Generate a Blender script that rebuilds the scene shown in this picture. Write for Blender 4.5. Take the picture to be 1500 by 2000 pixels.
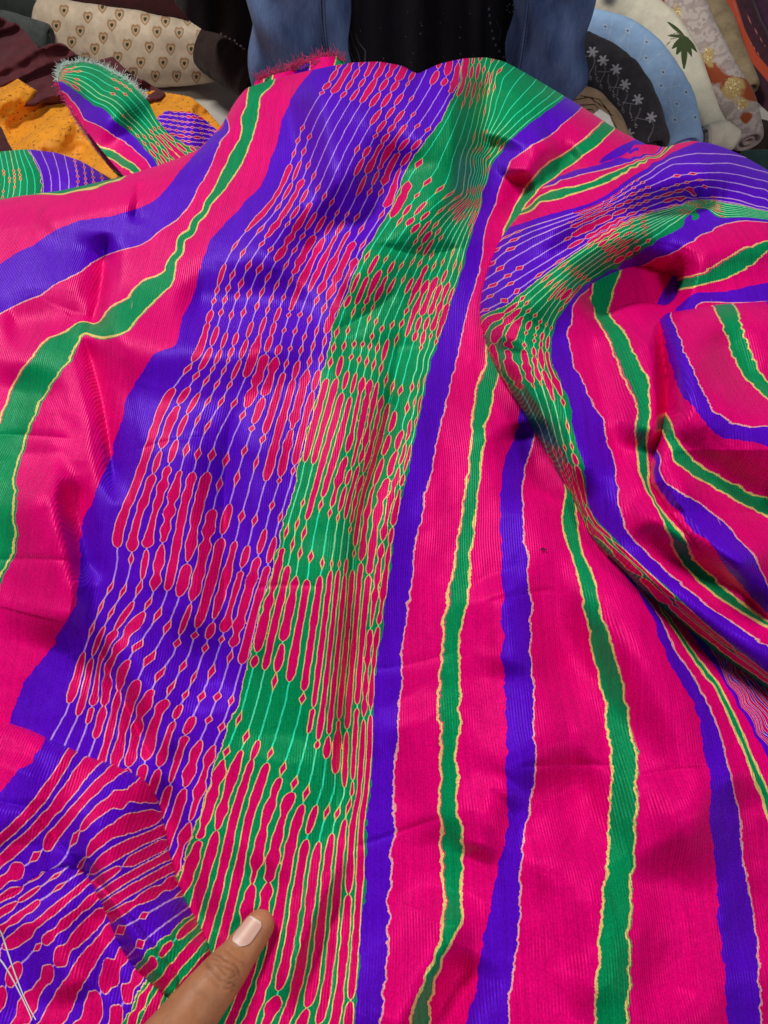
import bpy, bmesh, math, random
import numpy as np
from mathutils import Vector, Matrix

# ------------------------------------------------------------------ clear
for o in list(bpy.data.objects): bpy.data.objects.remove(o)
C = bpy.context.scene.collection
SC = bpy.context.scene
R = math.radians
rng = np.random.default_rng(7)
random.seed(7)

# ------------------------------------------------------------------ camera
CAMZ, PITCH, F = 0.88, R(59.0), 1500.0
cam_d = bpy.data.cameras.new('camera'); cam = bpy.data.objects.new('camera', cam_d); C.objects.link(cam)
cam.location = (0, 0, CAMZ); cam.rotation_euler = (R(90) - PITCH, 0, 0)
cam_d.sensor_fit = 'HORIZONTAL'; cam_d.sensor_width = 36; cam_d.lens = 36 * F / 1500
cam_d.clip_start = 0.01; cam_d.clip_end = 100
SC.camera = cam
SC.render.resolution_x, SC.render.resolution_y = 768, 1024

# ------------------------------------------------------------------ world + lamps (shop interior, ceiling lamps)
w = bpy.data.worlds.new('World'); SC.world = w; w.use_nodes = True
bg = w.node_tree.nodes['Background']; bg.inputs[0].default_value = (0.86, 0.90, 1.0, 1); bg.inputs[1].default_value = 0.09
def area(name, loc, target, sx, sy, power, col):
    l = bpy.data.lights.new(name, 'AREA'); l.shape = 'RECTANGLE'; l.size = sx; l.size_y = sy; l.energy = power; l.color = col
    o = bpy.data.objects.new(name, l); C.objects.link(o); o.location = loc
    o.rotation_euler = (Vector(target) - Vector(loc)).to_track_quat('-Z', 'Y').to_euler(); return o
area('ceiling_lamp', (-0.80, 1.40, 2.0), (0, .35, .5), 0.55, 0.42, 34, (1, .96, .90))
area('ceiling_lamp', (0.9, -0.35, 2.4), (0, .3, .5), 0.5, 0.30, 17, (1, .97, .93))
SC.view_settings.view_transform = 'Standard'; SC.view_settings.look = 'None'
SC.view_settings.exposure = 0.0; SC.view_settings.gamma = 1.0
SC.view_settings.use_curve_mapping = False

# ------------------------------------------------------------------ helpers
UPV = np.array([0, math.sin(PITCH), math.cos(PITCH)]); FWD = np.array([0, math.cos(PITCH), -math.sin(PITCH)])
def ray(u, v):
    u = np.asarray(u, float); v = np.asarray(v, float)
    x = (u - 750) / F; y = (1000 - v) / F
    return np.stack([x, FWD[1] + y * UPV[1], FWD[2] + y * UPV[2]], -1)
def at_z(u, v, z):
    r = ray(u, v); t = (CAMZ - np.asarray(z)) / (-r[..., 2]); p = r * t[..., None]; p[..., 2] += CAMZ; return p
def at_d(u, v, d):
    p = ray(u, v) * np.asarray(d)[..., None]; p[..., 2] += CAMZ; return p
def link(name, me, mat=None, parent=None):
    o = bpy.data.objects.new(name, me); C.objects.link(o)
    if mat: me.materials.append(mat)
    if parent: o.parent = parent
    return o
def mesh_np(name, verts, faces, attrs=None, smooth=True):
    me = bpy.data.meshes.new(name)
    verts = np.ascontiguousarray(verts, np.float32); faces = np.ascontiguousarray(faces, np.int32)
    n = faces.shape[1]
    me.vertices.add(len(verts)); me.vertices.foreach_set('co', verts.ravel())
    me.loops.add(faces.size); me.loops.foreach_set('vertex_index', faces.ravel())
    me.polygons.add(len(faces)); me.polygons.foreach_set('loop_start', np.arange(0, faces.size, n, dtype=np.int32))
    me.update(calc_edges=True)
    me.polygons.foreach_set('use_smooth', np.full(len(faces), smooth))
    for k, a in (attrs or {}).items():
        at = me.attributes.new(k, 'FLOAT', 'POINT'); at.data.foreach_set('value', np.ascontiguousarray(a, np.float32).ravel())
    me.validate(); return me
def tag(o, label=None, cat=None, group=None, kind=None):
    if label: o['label'] = label
    if cat: o['category'] = cat
    if group: o['group'] = group
    if kind: o['kind'] = kind
    return o
def empty(name, loc, label, cat, group=None):
    o = bpy.data.objects.new(name, None); C.objects.link(o); o.location = loc; o.empty_display_size = .05
    bpy.context.view_layer.update()
    return tag(o, label, cat, group)
def adopt(ch, par):
    ch.parent = par; ch.matrix_parent_inverse = Matrix.Translation(par.location).inverted(); return ch
def resample(pts, step):
    p = np.array(pts, float); seg = np.hypot(*np.diff(p, axis=0).T); L = np.r_[0, np.cumsum(seg)]
    n = max(2, int(L[-1] / step) + 1); t = np.linspace(0, L[-1], n)
    return np.stack([np.interp(t, L, p[:, 0]), np.interp(t, L, p[:, 1])], 1)
class TPS:
    def __init__(s, pts, val, lam=0.0, c=9.0):
        s.c2 = (c / 500.) ** 2
        p = np.array(pts, float) / 500.; n = len(p)
        d = p[:, None] - p[None]; r2 = (d ** 2).sum(-1)
        K = -np.sqrt(r2 + s.c2) + lam * np.eye(n)
        P = np.c_[np.ones(n), p]; A = np.zeros((n + 3, n + 3)); A[:n, :n] = K; A[:n, n:] = P; A[n:, :n] = P.T
        s.w = np.linalg.solve(A, np.r_[np.array(val, float), 0, 0, 0]); s.p = p
    def __call__(s, u, v):
        q = np.stack([np.ravel(u), np.ravel(v)], 1) / 500.; out = np.empty(len(q)); n = len(s.p)
        pp = (s.p ** 2).sum(1)
        for i in range(0, len(q), 40000):
            c = q[i:i + 40000]
            r2 = np.maximum((c ** 2).sum(1)[:, None] + pp[None] - 2 * c @ s.p.T, 1e-12)
            out[i:i + 40000] = -np.sqrt(r2 + s.c2) @ s.w[:n] + s.w[n] + c @ s.w[n + 1:]
        return out.reshape(np.shape(u))
def poly_dist(u, v, pts):
    """signed distance to an open polyline (left of travel positive) and the fraction travelled"""
    p = np.array(pts, float); best = np.full(u.shape, 1e9); sg = np.zeros(u.shape); fr = np.zeros(u.shape)
    seg = np.hypot(*np.diff(p, axis=0).T); L = np.r_[0, np.cumsum(seg)]
    for i in range(len(p) - 1):
        dx, dy = p[i + 1] - p[i]; l2 = dx * dx + dy * dy
        t = np.clip(((u - p[i, 0]) * dx + (v - p[i, 1]) * dy) / l2, 0, 1)
        ex = u - p[i, 0] - t * dx; ey = v - p[i, 1] - t * dy
        d = np.hypot(ex, ey); m = d < best
        best = np.where(m, d, best); sg = np.where(m, np.sign(dx * ey - dy * ex), sg); fr = np.where(m, (L[i] + t * seg[i]) / L[-1], fr)
    return best * -sg, fr            # image y runs down: left of travel = positive
def inside(u, v, poly):
    p = np.array(poly, float); r = np.zeros(u.shape, bool); j = len(p) - 1
    for i in range(len(p)):
        xi, yi = p[i]; xj, yj = p[j]
        if yi != yj:
            r ^= ((yi > v) != (yj > v)) & (u < (xj - xi) * (v - yi) / (yj - yi) + xi)
        j = i
    return r
def sdf_poly(u, v, poly):
    d, _ = poly_dist(u, v, list(poly) + [poly[0]]); d = np.abs(d)
    return np.where(inside(u, v, poly), d, -d)
def add_ridges(h, u, v, ridges, gain=1.35):
    for pts, amp, sl, sr, kind in ridges:
        p = np.array(pts, float); m = 3.2 * max(sl, sr) * (1.6 if kind == 'c' else 1)
        sel = (u > p[:, 0].min() - m) & (u < p[:, 0].max() + m) & (v > p[:, 1].min() - m) & (v < p[:, 1].max() + m)
        if not sel.any(): continue
        d, fr = poly_dist(u[sel], v[sel], smooth_poly(pts))
        s = np.where(d > 0, sl, sr); a = np.abs(d) / s
        prof = np.exp(-a) * (1 + .0) if kind == 'c' else np.exp(-.5 * a * a)
        if kind == 'c': prof = np.exp(-(np.sqrt(a * a + .02) - .141)) * np.clip((4.8 - a) / 3., 0, 1) ** 2
        else: prof = prof * np.clip((3.1 - a) / 1.2, 0, 1)
        tap = np.clip(np.minimum(fr, 1 - fr) / .22, 0, 1); tap = tap * tap * (3 - 2 * tap)
        h[sel] += gain * amp * 1e-3 * prof * tap
    return h
def smooth_poly(pts, it=2):
    p = np.array(pts, float)
    for _ in range(it):
        if len(p) < 3: return p
        q = .75 * p[:-1] + .25 * p[1:]; r = .25 * p[:-1] + .75 * p[1:]
        p = np.r_[p[:1], np.stack([q, r], 1).reshape(-1, 2), p[-1:]]
    return p
def vnoise(x, seed):
    """1-D smooth value noise"""
    g = np.random.default_rng(seed).uniform(-1, 1, 4096); i = np.floor(x).astype(int); f = x - i; f = f * f * (3 - 2 * f)
    return g[i % 4096] * (1 - f) + g[(i + 1) % 4096] * f
def vnoise2(x, y, seed):
    g = np.random.default_rng(seed).uniform(-1, 1, (64, 64)); i = np.floor(x).astype(int); j = np.floor(y).astype(int)
    fx = x - i; fy = y - j; fx = fx * fx * (3 - 2 * fx); fy = fy * fy * (3 - 2 * fy); i %= 64; j %= 64; i2 = (i + 1) % 64; j2 = (j + 1) % 64
    return (g[i, j] * (1 - fx) + g[i2, j] * fx) * (1 - fy) + (g[i, j2] * (1 - fx) + g[i2, j2] * fx) * fy
def fbm(x, y, seed, oct=4):
    r = 0; a = .5
    for k in range(oct): r = r + a * vnoise2(x * 2 ** k, y * 2 ** k, seed + k); a *= .5
    return r

# ------------------------------------------------------------------ materials
class NT:
    def __init__(s, name):
        s.m = bpy.data.materials.new(name); s.m.use_nodes = True; s.t = s.m.node_tree; s.n = s.t.nodes; s.b = s.n['Principled BSDF']
    def node(s, typ, **kw):
        n = s.n.new(typ)
        for k, v in kw.items(): setattr(n, k, v)
        return n
    def lk(s, a, b): s.t.links.new(a, b)
    def val(s, sock, x):
        if hasattr(x, 'is_output') or hasattr(x, 'links'): s.lk(x, sock)
        else: sock.default_value = x
    def math(s, op, a, b=0.0, c=None, clamp=False):
        n = s.node('ShaderNodeMath', operation=op, use_clamp=clamp); s.val(n.inputs[0], a); s.val(n.inputs[1], b)
        if c is not None: s.val(n.inputs[2], c)
        return n.outputs[0]
    def attr(s, name): return s.node('ShaderNodeAttribute', attribute_name=name).outputs['Fac']
    def mix(s, f, a, b):
        n = s.node('ShaderNodeMix', data_type='RGBA'); s.val(n.inputs[0], f)
        for k, x in ((6, a), (7, b)):
            if isinstance(x, tuple): n.inputs[k].default_value = (*x[:3], 1)
            else: s.lk(x, n.inputs[k])
        return n.outputs[2]
    def step(s, x, lo, hi):
        n = s.node('ShaderNodeMapRange', interpolation_type='SMOOTHSTEP'); s.val(n.inputs[0], x); n.inputs[1].default_value = lo; n.inputs[2].default_value = hi
        return n.outputs[0]
    def noise(s, vec, scale, detail=2, rough=.5, dim='3D', dist=0.0):
        n = s.node('ShaderNodeTexNoise', noise_dimensions=dim)
        if vec is not None: s.lk(vec, n.inputs['Vector'])
        n.inputs['Scale'].default_value = scale; n.inputs['Detail'].default_value = detail; n.inputs['Roughness'].default_value = rough; n.inputs['Distortion'].default_value = dist
        return n.outputs['Fac']
    def comb(s, x, y, z=0.0):
        n = s.node('ShaderNodeCombineXYZ')
        for i, k in enumerate((x, y, z)): s.val(n.inputs[i], k)
        return n.outputs[0]
    def obj(s): return s.node('ShaderNodeTexCoord').outputs['Object']
    def bump(s, h, strength, dist, prev=None):
        n = s.node('ShaderNodeBump'); n.inputs['Strength'].default_value = strength; n.inputs['Distance'].default_value = dist; s.lk(h, n.inputs['Height'])
        if prev: s.lk(prev, n.inputs['Normal'])
        return n.outputs[0]
    def scalecol(s, col, f):
        n = s.node('ShaderNodeVectorMath', operation='SCALE'); s.lk(col, n.inputs[0]); s.val(n.inputs['Scale'], f); return n.outputs[0]
def lin(r, g, b):
    f = lambda c: ((c / 255 + .055) / 1.055) ** 2.4 if c > 10 else c / 255 / 12.92
    return (f(r), f(g), f(b))

PINK = (0.80, 0.0008, 0.180); VIO = (0.100, 0.003, 0.58); GRN = (0.001, 0.27, 0.095); YEL = (0.82, 0.61, 0.20)
LILAC = (0.55, 0.30, 0.86); MINT = (0.03, 0.80, 0.48); SALM = (0.86, 0.40, 0.40); RED = (0.70, 0.002, 0.135)
PER = 64.0
def silk_material():
    t = NT('printed_silk'); ob = t.obj()
    sx = t.node('ShaderNodeSeparateXYZ'); t.lk(ob, sx.inputs[0]); X, Y, Z = sx.outputs
    s = t.attr('s'); tt = t.attr('t')
    # hand-dyed wobble of every edge; og = stripe units per image-scale millimetre, so edges keep one real width
    og = t.attr('og')
    wv = t.comb(t.math('MULTIPLY', s, .35), t.math('MULTIPLY', tt, .020))
    w1 = t.math('SUBTRACT', t.noise(wv, 1.0, 4, .62), .5)
    st = t.math('MULTIPLY_ADD', t.math('MULTIPLY', w1, 34.0), t.math('MINIMUM', og, .05), s)
    wv2 = t.comb(t.math('MULTIPLY', s, 1.1), t.math('MULTIPLY', tt, .05), 3.0)
    w2 = t.math('SUBTRACT', t.noise(wv2, 1.0, 2, .6), .5)
    lk = t.attr('lk'); lc = t.math('FRACT', t.math('MULTIPLY_ADD', w2, .16, t.attr('lc'))); sb = t.math('MULTIPLY_ADD', w2, .10, s)
    sm = t.math('FLOORED_MODULO', st, PER); sbm = t.math('FLOORED_MODULO', sb, PER)
    ramp = t.node('ShaderNodeValToRGB'); cr = ramp.color_ramp; cr.interpolation = 'CONSTANT'
    Z_ = [(0, VIO), (14, GRN), (27, VIO), (30, PINK), (33.55, GRN), (35.5, PINK), (39, VIO), (41.25, PINK), (45.9, GRN), (48.1, PINK), (53, VIO), (55.25, PINK), (57.9, GRN), (60.1, PINK)]
    while len(cr.elements) < len(Z_): cr.elements.new(1.0)
    for e, (p, c) in zip(cr.elements, Z_): e.position = p / PER; e.color = (*c, 1)
    t.lk(t.math('DIVIDE', sm, PER), ramp.inputs[0]); col = ramp.outputs[0]
    jit = t.math('MULTIPLY_ADD', t.noise(t.comb(s, t.math('MULTIPLY', tt, .06), 9.0), 1.0, 2), 1.1, .45)
    ogj = t.math('MULTIPLY', t.math('MINIMUM', og, .16), jit)
    for grp, c, k in (((33.55, 35.5, 45.9, 48.1, 57.9, 60.1), YEL, 2.4), ((30, 41.25, 55.25), SALM, 1.7), ((14,), YEL, 1.0)):
        m = None
        for b_ in grp:
            x = t.math('LESS_THAN', t.math('ABSOLUTE', t.math('SUBTRACT', sm, b_)), t.math('MULTIPLY', ogj, k)); m = x if m is None else t.math('MAXIMUM', m, x)
        col = t.mix(m, col, c)
    # lines and beads of the wide bands
    bw = t.attr('bw'); cc = t.math('ABSOLUTE', t.math('SUBTRACT', lc, .5))
    inV = t.math('MULTIPLY', t.math('GREATER_THAN', sbm, 2.0), t.math('LESS_THAN', sbm, 14.0))
    inG = t.math('MULTIPLY', t.math('GREATER_THAN', sbm, 14.0), t.math('LESS_THAN', sbm, 27.0))
    inB = t.math('ADD', inV, inG)
    lw = t.math('MINIMUM', t.math('MULTIPLY', t.math('MULTIPLY', og, lk), 1.7), .16)
    ln = t.math('MULTIPLY', t.math('LESS_THAN', cc, lw), inB)
    col = t.mix(ln, col, t.mix(inG, LILAC, MINT))
    d = t.math('SUBTRACT', bw, cc)
    ol = t.math('MULTIPLY', t.math('GREATER_THAN', d, t.math('MULTIPLY', t.math('MINIMUM', t.math('MULTIPLY', t.math('MULTIPLY', og, lk), 2.1), .115), -1.0)), inB)
    col = t.mix(ol, col, t.mix(inG, SALM, YEL))
    ins = t.math('MULTIPLY', t.math('GREATER_THAN', d, .0), inB)
    col = t.mix(ins, col, RED)
    # thread-level unevenness: slubs along the rib
    rib = t.math('ADD', X, t.math('MULTIPLY', t.math('SUBTRACT', t.noise(ob, 9, 2), .5), .012))
    sl = t.noise(t.comb(t.math('MULTIPLY', rib, 900), t.math('MULTIPLY', Y, 16), t.math('MULTIPLY', Z, 16)), 1.0, 3, .7)
    f1 = t.node('ShaderNodeMapRange'); t.lk(sl, f1.inputs[0]); f1.inputs[1].default_value = .25; f1.inputs[2].default_value = .78; f1.inputs[3].default_value = .78; f1.inputs[4].default_value = 1.17
    col = t.scalecol(col, f1.outputs[0])
    big = t.noise(ob, 22, 3, .6); f2 = t.node('ShaderNodeMapRange'); t.lk(big, f2.inputs[0]); f2.inputs[1].default_value = .3; f2.inputs[2].default_value = .7; f2.inputs[3].default_value = .93; f2.inputs[4].default_value = 1.06
    col = t.scalecol(col, f2.outputs[0])
    gr = t.noise(t.comb(t.math('MULTIPLY', rib, 1500), t.math('MULTIPLY', Y, 1100), t.math('MULTIPLY', Z, 1100)), 1.0, 1); f3 = t.node('ShaderNodeMapRange'); t.lk(gr, f3.inputs[0]); f3.inputs[1].default_value = .3; f3.inputs[2].default_value = .7; f3.inputs[3].default_value = .80; f3.inputs[4].default_value = 1.17
    col = t.scalecol(col, f3.outputs[0])
    # a few pale stray weft slubs
    slub = t.noise(t.comb(t.math('MULTIPLY', rib, 330), t.math('MULTIPLY', Y, 26), t.math('MULTIPLY', Z, 26)), 1.0, 1)
    col = t.mix(t.math('MULTIPLY', t.step(slub, .80, .86), .45), col, (0.9, .35, .45))
    t.lk(col, t.b.inputs['Base Color']); t.lk(t.mix(.03, col, (1, .5, .8)), t.b.inputs['Specular Tint'])
    t.b.inputs['Roughness'].default_value = .40; t.b.inputs['Specular IOR Level'].default_value = .85
    t.b.inputs['Anisotropic'].default_value = .35
    wave = t.math('SINE', t.math('MULTIPLY', rib, 2 * math.pi / .00125))
    rough = t.noise(t.comb(t.math('MULTIPLY', rib, 700), t.math('MULTIPLY', Y, 160), t.math('MULTIPLY', Z, 160)), 1.0, 3, .7)
    n1 = t.bump(t.math('MULTIPLY_ADD', rough, 1.6, wave), .42, .00020)
    n2 = t.bump(t.noise(ob, 55, 4, .6), .16, .0016, n1)
    t.lk(n2, t.b.inputs['Normal'])
    return t.m
SILK = silk_material()

def cloth_mat(name, base, var=.25, rough=.8, nscale=60, sheen=.1, bump=.3, masks=(), speck=None):
    """woven cloth; masks = [(attribute, colour, lo, hi)] are woven or printed motifs"""
    t = NT(name); ob = t.obj(); n = t.noise(ob, nscale, 4, .65)
    f = t.node('ShaderNodeMapRange'); t.lk(n, f.inputs[0]); f.inputs[1].default_value = .3; f.inputs[2].default_value = .7; f.inputs[3].default_value = 1 - var; f.inputs[4].default_value = 1 + var
    rgb = t.node('ShaderNodeRGB'); rgb.outputs[0].default_value = (*base, 1)
    col = t.scalecol(rgb.outputs[0], f.outputs[0])
    if speck:
        sp = t.noise(t.node('ShaderNodeMapping').outputs[0] if False else ob, speck[1], 3, .7)
        col = t.mix(t.step(sp, speck[2], speck[2] + .04), col, speck[0])
    for a, c, lo, hi in masks:
        col = t.mix(t.step(t.attr(a), lo, hi), col, c)
    t.lk(col, t.b.inputs['Base Color']); t.b.inputs['Roughness'].default_value = rough
    t.b.inputs['Sheen Weight'].default_value = sheen; t.b.inputs['Specular IOR Level'].default_value = .3
    weave = t.noise(ob, 900, 2, .6)
    nb = t.bump(weave, bump, .0006); nb = t.bump(t.noise(ob, 35, 4, .6), .35, .006, nb)
    t.lk(nb, t.b.inputs['Normal']); return t.m

# ------------------------------------------------------------------ the setting: floor covered with an off-white sheet
def build_floor():
    n = 90; xs = np.linspace(-3, 3, n); ys = np.linspace(-1.5, 4.5, n); X, Y = np.meshgrid(xs, ys)
    Zf = .004 * fbm(X * 3 + 20, Y * 3 + 20, 3)
    idx = np.arange(n * n).reshape(n, n); f = np.stack([idx[:-1, :-1], idx[:-1, 1:], idx[1:, 1:], idx[1:, :-1]], -1).reshape(-1, 4)
    o = link('floor', mesh_np('floor', np.stack([X, Y, Zf], -1).reshape(-1, 3), f), cloth_mat('floor_sheet', (.52, .49, .44), .10, .85, 14))
    tag(o, 'off-white cotton sheet spread over the shop floor', kind='structure')
build_floor()

# ------------------------------------------------------------------ the striped silk
ytopA_pts = [(-520, 480), (-400, 455), (-150, 410), (0, 388), (120, 372), (240, 345), (300, 326), (350, 308), (385, 294), (430, 250), (458, 200), (480, 172), (530, 156), (580, 143), (640, 130),
             (690, 122), (740, 120), (785, 128), (815, 145), (835, 135), (860, 124), (905, 114), (950, 112), (985, 120), (1010, 133), (1050, 156), (1100, 186), (1150, 217), (1200, 250), (1250, 276),
             (1290, 296), (1350, 312), (1420, 330), (1500, 372), (1900, 520), (2060, 590)]
_yp = np.array(ytopA_pts, float)
def smooth_interp(p):
    xs = np.arange(p[0, 0], p[-1, 0] + 1, 2.0); y = np.interp(xs, p[:, 0], p[:, 1]); k = np.hanning(15); k /= k.sum()
    y2 = np.convolve(np.pad(y, 7, mode='edge'), k, 'valid'); return lambda u: np.interp(u, xs, y2)
ytopA = smooth_interp(_yp)

B_SIL = [(1004, 432), (975, 470), (952, 530), (940, 575), (938, 620), (946, 660), (962, 705), (985, 750), (1020, 800), (1052, 856), (1080, 908), (1108, 952), (1124, 984), (1144, 1032), (1172, 1072), (1212, 1108), (1252, 1152), (1292, 1184), (1340, 1224), (1400, 1276), (1460, 1316), (1500, 1346), (1600, 1420), (1950, 1700)]
RIDGES_A = [
    ([(560, 250), (760, 210), (960, 190)], 26, 150, 150, 'g'),
    ([(207, 450), (198, 560), (184, 625), (160, 660)], -11, 16, 30, 'c'),
    ([(156, 630), (195, 760), (216, 880), (226, 990)], -9, 30, 15, 'c'),
    ([(100, 880), (104, 990), (130, 1090), (140, 1180), (110, 1280)], 13, 20, 70, 'g'),
    ([(126, 930), (136, 1000), (160, 1090), (165, 1150)], -7, 22, 16, 'g'),
    ([(150, 648), (250, 664), (345, 688), (440, 692), (560, 660), (640, 640)], 7, 44, 40, 'g'),
    ([(330, 590), (440, 596), (560, 612), (640, 590)], -8, 40, 34, 'g'),
    ([(830, 280), (745, 380), (650, 440), (560, 540)], -11, 42, 42, 'g'),
    ([(760, 300), (660, 380), (560, 430), (470, 560)], 7, 44, 44, 'g'),
    ([(880, 330), (800, 430), (720, 520), (640, 580)], 8, 50, 40, 'g'),
    ([(790, 600), (752, 860), (706, 990), (692, 1100), (682, 1250), (664, 1520), (650, 1640)], -9, 16, 16, 'c'),
    ([(830, 640), (800, 860), (750, 1000), (728, 1150), (715, 1300)], 5, 32, 40, 'g'),
    ([(700, 640), (660, 900), (640, 1050), (630, 1300), (600, 1500)], 5, 50, 40, 'g'),
    ([(470, 760), (440, 880), (438, 1050), (440, 1220), (420, 1400)], -6, 24, 22, 'c'),
    ([(540, 760), (500, 960), (500, 1150), (470, 1350)], 5, 50, 40, 'g'),
    ([(380, 780), (350, 960), (370, 1150), (330, 1290)], 6, 50, 50, 'g'),
    ([(962, 110), (948, 230), (926, 360), (906, 470)], -13, 46, 22, 'g'),
    ([(1000, 150), (990, 210), (965, 290)], 9, 40, 30, 'g'),
    ([(720, 476), (800, 492), (912, 484)], -4, 14, 14, 'c'),
    ([(640, 650), (700, 628), (780, 560)], -3, 16, 16, 'c'),
    ([(640, 690), (740, 680), (850, 690)], -3, 18, 22, 'g'),
    ([(172, 1225), (212, 1310), (258, 1400), (298, 1490)], -6, 26, 16, 'c'),
    ([(205, 1220), (255, 1310), (310, 1400), (340, 1500)], 5, 30, 22, 'g'),
    ([(300, 1120), (330, 1200), (380, 1290), (420, 1400)], -4, 30, 30, 'g'),
    ([(300, 1500), (335, 1640), (365, 1740), (415, 1860)], -8, 24, 30, 'g'),
    ([(905, 1740), (880, 1830), (830, 1910), (780, 1980), (740, 2060)], 8, 26, 50, 'g'),
    ([(915, 1850), (880, 1930), (850, 2010), (830, 2080)], -8, 40, 26, 'g'),
    ([(950, 1540), (1020, 1480), (1110, 1440), (1190, 1440)], 5, 54, 44, 'g'),
    ([(960, 1620), (1060, 1540), (1180, 1520)], -4, 40, 50, 'g'),
    ([(920, 1680), (960, 1580), (1000, 1520)], 6, 30, 30, 'g'),
    ([(780, 1360), (860, 1500), (880, 1650)], 5, 50, 50, 'g'),
    ([(1150, 1000), (1220, 1180), (1290, 1330), (1340, 1500), (1360, 1750)], 9, 46, 60, 'g'),
    ([(1080, 1050), (1110, 1250), (1150, 1500), (1120, 1800)], -8, 50, 50, 'g'),
    ([(1440, 1500), (1480, 1700), (1500, 1900)], -6, 50, 50, 'g'),
    ([(1010, 820), (1030, 920), (1045, 1000)], -7, 40, 34, 'g'),
    ([(940, 640), (985, 760), (1050, 870), (1110, 965), (1170, 1080), (1290, 1200), (1400, 1290), (1520, 1370)], -8, 50, 42, 'g'),
    ([(1000, 660), (1010, 780), (960, 900)], 5, 44, 30, 'g'),
    ([(690, 1640), (652, 1700), (610, 1790), (565, 1890), (545, 1980)], 6, 15, 24, 'g'),
    ([(665, 1730), (628, 1830), (600, 1930), (590, 2020)], -4, 20, 16, 'g'),
    ([(580, 1430), (540, 1600), (480, 1720)], 4, 60, 60, 'g'),
    ([(40, 700), (20, 860), (60, 1000)], -6, 50, 50, 'g'),
    ([(-60, 850), (60, 848), (150, 858)], -0.80, 5, 7, 'c'), ([(-60, 1095), (60, 1090), (190, 1098)], -0.70, 5, 7, 'c'),
    ([(660, 1665), (760, 1632), (880, 1590)], -0.80, 5, 7, 'c'), ([(1000, 1500), (1100, 1490), (1220, 1496)], -0.80, 5, 7, 'c'), ([(1230, 1520), (1330, 1500), (1460, 1500)], -0.80, 5, 7, 'c'),
    ([(700, 1310), (790, 1300), (900, 1270)], -0.60, 5, 7, 'c'), ([(940, 1180), (1010, 1160), (1100, 1150)], -0.60, 5, 7, 'c'), ([(260, 880), (330, 860), (420, 850)], -0.60, 5, 7, 'c'), ([(480, 1150), (560, 1140), (640, 1146)], -0.60, 5, 7, 'c'),
    ([(1060, 1180), (1160, 1330), (1290, 1480), (1420, 1560)], -6, 50, 40, 'g'), ([(1020, 1650), (1120, 1700), (1180, 1850), (1130, 2000)], 6, 50, 40, 'g'), ([(960, 1120), (1000, 1220), (990, 1330)], 4, 40, 40, 'g'), ([(1260, 1650), (1320, 1800), (1300, 2000)], -5, 50, 50, 'g'),
    ([(60, 440), (180, 400), (300, 385)], 5, 40, 30, 'g'),
    ([(0, 640), (90, 620), (170, 640)], -5, 30, 26, 'g'),
    ([(270, 350), (268, 400), (262, 440)], -4, 12, 12, 'c'),
    ([(1030, 330), (1010, 400), (990, 450)], -9, 18, 20, 'g'),
    ([(1140, 300), (1090, 330), (1050, 372)], -6, 26, 20, 'g'),
    ([(1080, 260), (1030, 300), (1000, 360)], 7, 30, 30, 'g'),
    ([(1200, 330), (1120, 350), (1060, 385)], 6, 20, 20, 'g'),
]
def base_height(u, v):
    h = np.full(u.shape, .520)
    h += .012 * np.sin(u / 310. + v / 520.) + .008 * np.sin(v / 260. - u / 400.)
    h += .006 * fbm(u / 210. + 9, v / 260. + 9, 11, 3) + .0010 * fbm(u / 55. + 3, v / 80. + 3, 21, 3)
    h -= .05 * np.clip((500 - u) / 700., 0, 1) ** 1.5 * np.clip((900 - v) / 600., 0, 1)
    h -= .03 * np.clip((u - 1250) / 500., 0, 1)
    # beyond the frame the cloth falls away to the floor
    h -= .45 * np.clip((u - 1640) / 420., 0, 1) ** 1.6 + .45 * np.clip((-140 - u) / 400., 0, 1) ** 1.6 + .12 * np.clip((v - 2120) / 200., 0, 1) ** 2
    return h
def hA(u, v):
    h = add_ridges(base_height(u, v), u, v, RIDGES_A)
    d = np.clip(v - ytopA(u), 0, None); Rr = 62.
    q = np.clip(1 - d / Rr, 0, 1)
    h -= .034 * (1 - np.sqrt(np.clip(1 - q * q, 0, 1)))
    return h

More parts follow.
